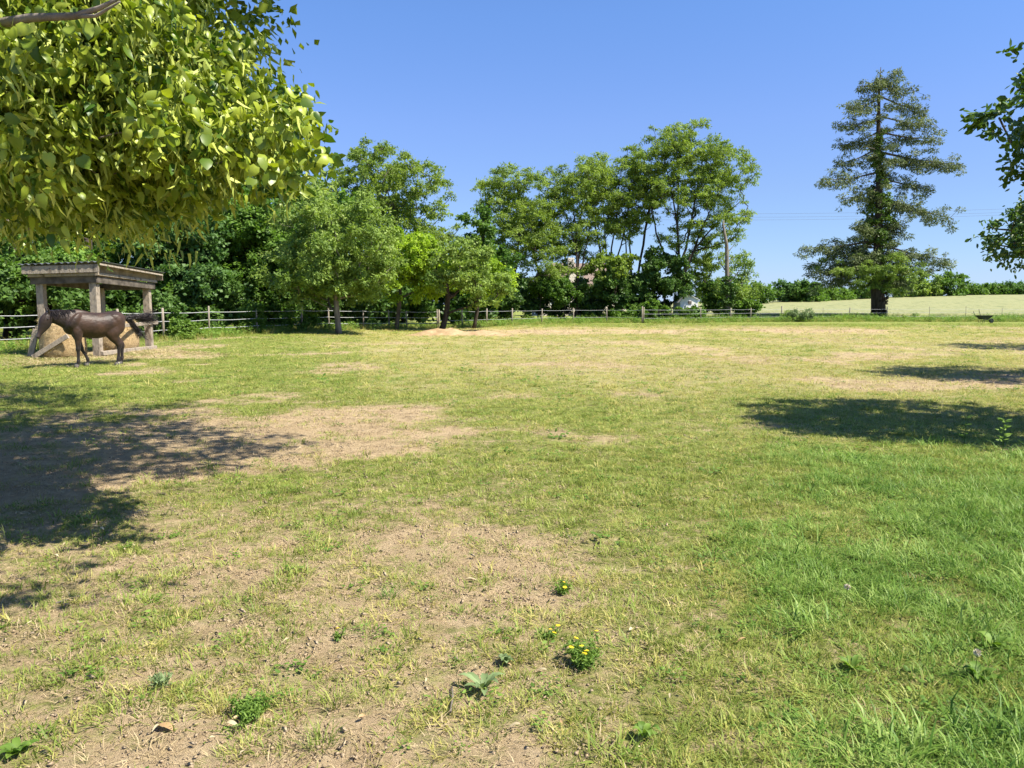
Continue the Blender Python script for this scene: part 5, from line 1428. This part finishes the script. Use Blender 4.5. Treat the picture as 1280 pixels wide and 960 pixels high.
# tall stalk plants in the shade at right
for lb, px, py, sd2 in (('thin pale stalk standing in the shade at right', 1205, 556, 431), ('tall branching weed with small leaves at the shade edge far right', 1253, 565, 432)):
    root = empty('tall_weed', place(px, py)); tag(root, lb, 'weed'); g2 = np.random.default_rng(sd2)
    link('stem', tube_path([(0, 0, 0), (.01, 0, .16), (0, .01, .36)], [.004, .003, .002], 5, 'stem'), M['weed'], root)
    nl = 8 if sd2 == 431 else 26
    z = g2.uniform(.08, .36, nl); a = g2.uniform(0, 6.28, nl); P2 = np.stack([0 * z, 0 * z, z], 1)
    link('leaves', leaf_mesh('leaves', P2, np.tile([0, 0, 1.], (nl, 1)) + g2.normal(0, .2, (nl, 3)), np.stack([np.cos(a), np.sin(a), .4 + 0 * a], 1), g2.uniform(.05, .1, nl), g2.uniform(.015, .03, nl), g2.uniform(0, 1, nl), templ='oval'), M['weed'], root)

# yellow-green and green single tufts that stand out
def grass_tuft(label, px, py, mat, seed, h=.09, r=.05, nb=60):
    V, F_, t = tuft(nb, r, h * .5, h, .0035, .5, seed)
    o = link('grass_tuft', mesh_np('grass_tuft', V, F_, {'tint': t}), M[mat], loc=place(px, py)); tag(o, label, 'grass tuft')
for a in (('bright yellow grass tuft left of the dark green clump', 272, 888, 'g_yellow', 501), ('green grass tuft on the soil right of the dark green clump', 418, 880, 'g_green', 502, .12),
          ('thin green tuft at the bottom edge near the left', 402, 935, 'g_green', 503, .12), ('green tuft beside the yellow-flowered weed on its left', 640, 822, 'g_green', 504),
          ('lone green tuft in the middle of the bare soil patch', 438, 640, 'g_green', 505, .07, .08), ('blue-green tuft left of centre on the dry grass', 487, 745, 'g_lush', 506, .08, .05)):
    grass_tuft(*a)

# dry fallen leaves and twigs
def dry_leaf(px, py, L_, mat, i, label=None):
    g2 = random.Random(i); me = leaf_obj('dry_leaf', L_, L_ * g2.uniform(.18, .35), mat, g2.uniform(.1, .3), 0, i)
    p = place(px, py)
    o = link('dry_leaf', me, M[mat], loc=(p[0], p[1], p[2] + .014), rot=(g2.uniform(-.5, .5), g2.uniform(-.15, .15), g2.uniform(0, 6.28)))
    if label: tag(o, label, 'leaf')
    else: tag(o, 'small dry fallen leaf lying on the paddock', 'leaf', 'dry fallen leaves scattered on the paddock')
M['dry_leaf'] = leaf_mat('dry_leaf', (.34, .20, .09), (.62, .46, .26), (1, 1, .9), .15)
M['pale_leaf'] = leaf_mat('pale_dry_leaf', (.36, .29, .17), (.56, .48, .31), (1, 1, .9), .15)
for i, (px, py, L_, mt, lb) in enumerate([(195, 912, .10, 'dry_leaf', 'long curled brown leaf at the bottom left'), (172, 868, .06, 'dry_leaf', 'orange-brown leaf above the long curled one'),
        (617, 738, .08, 'pale_leaf', 'right one of the two pale leaves near the centre'), (597, 727, .08, 'pale_leaf', 'left one of the two pale leaves near the centre'),
        (602, 833, .07, 'pale_leaf', 'cream leaf right above the thistle rosette'), (920, 806, .07, 'dry_leaf', 'curled tan leaf at the left edge of the lush grass'),
        (288, 905, .05, 'dry_leaf', 'pale tan leaf beside the yellow tuft'), (1113, 885, .06, 'dry_leaf', 'pinkish dry leaf in the lush grass')]):
    dry_leaf(px, py, L_, mt, 600 + i, lb)
g3 = random.Random(4)
for i in range(110):
    px = g3.uniform(0, 900); py = g3.uniform(505, 950)
    if i < 60: px = g3.uniform(0, 420); py = g3.uniform(520, 720)
    dry_leaf(px, py, g3.uniform(.025, .055), g3.choice(['dry_leaf', 'pale_leaf', 'pale_leaf']), 700 + i)
def twig(label, pts, r):
    p0 = place(*pts[0]); P = [tuple(np.array(place(*p)) - np.array(p0) + [0, 0, .015]) for p in pts]
    o = link('twig', tube_path(P, [r, r * .9, r * .6][:len(P)], 6, 'twig'), M['bark_pale'], loc=p0); tag(o, label, 'twig')
twig('grey twig lying left of the thistle rosette', [(563, 893), (566, 875), (565, 862)], .005)
twig('thin twig on the grass in the left foreground', [(70, 757), (90, 750), (107, 745)], .004)
print('TRIS', sum(sum(len(p.vertices) - 2 for p in o.data.polygons) if len(o.data.polygons) < 5000 else len(o.data.loops) - 2 * len(o.data.polygons) for o in COL.objects if o.type == 'MESH'))
print('SCRIPT DONE')
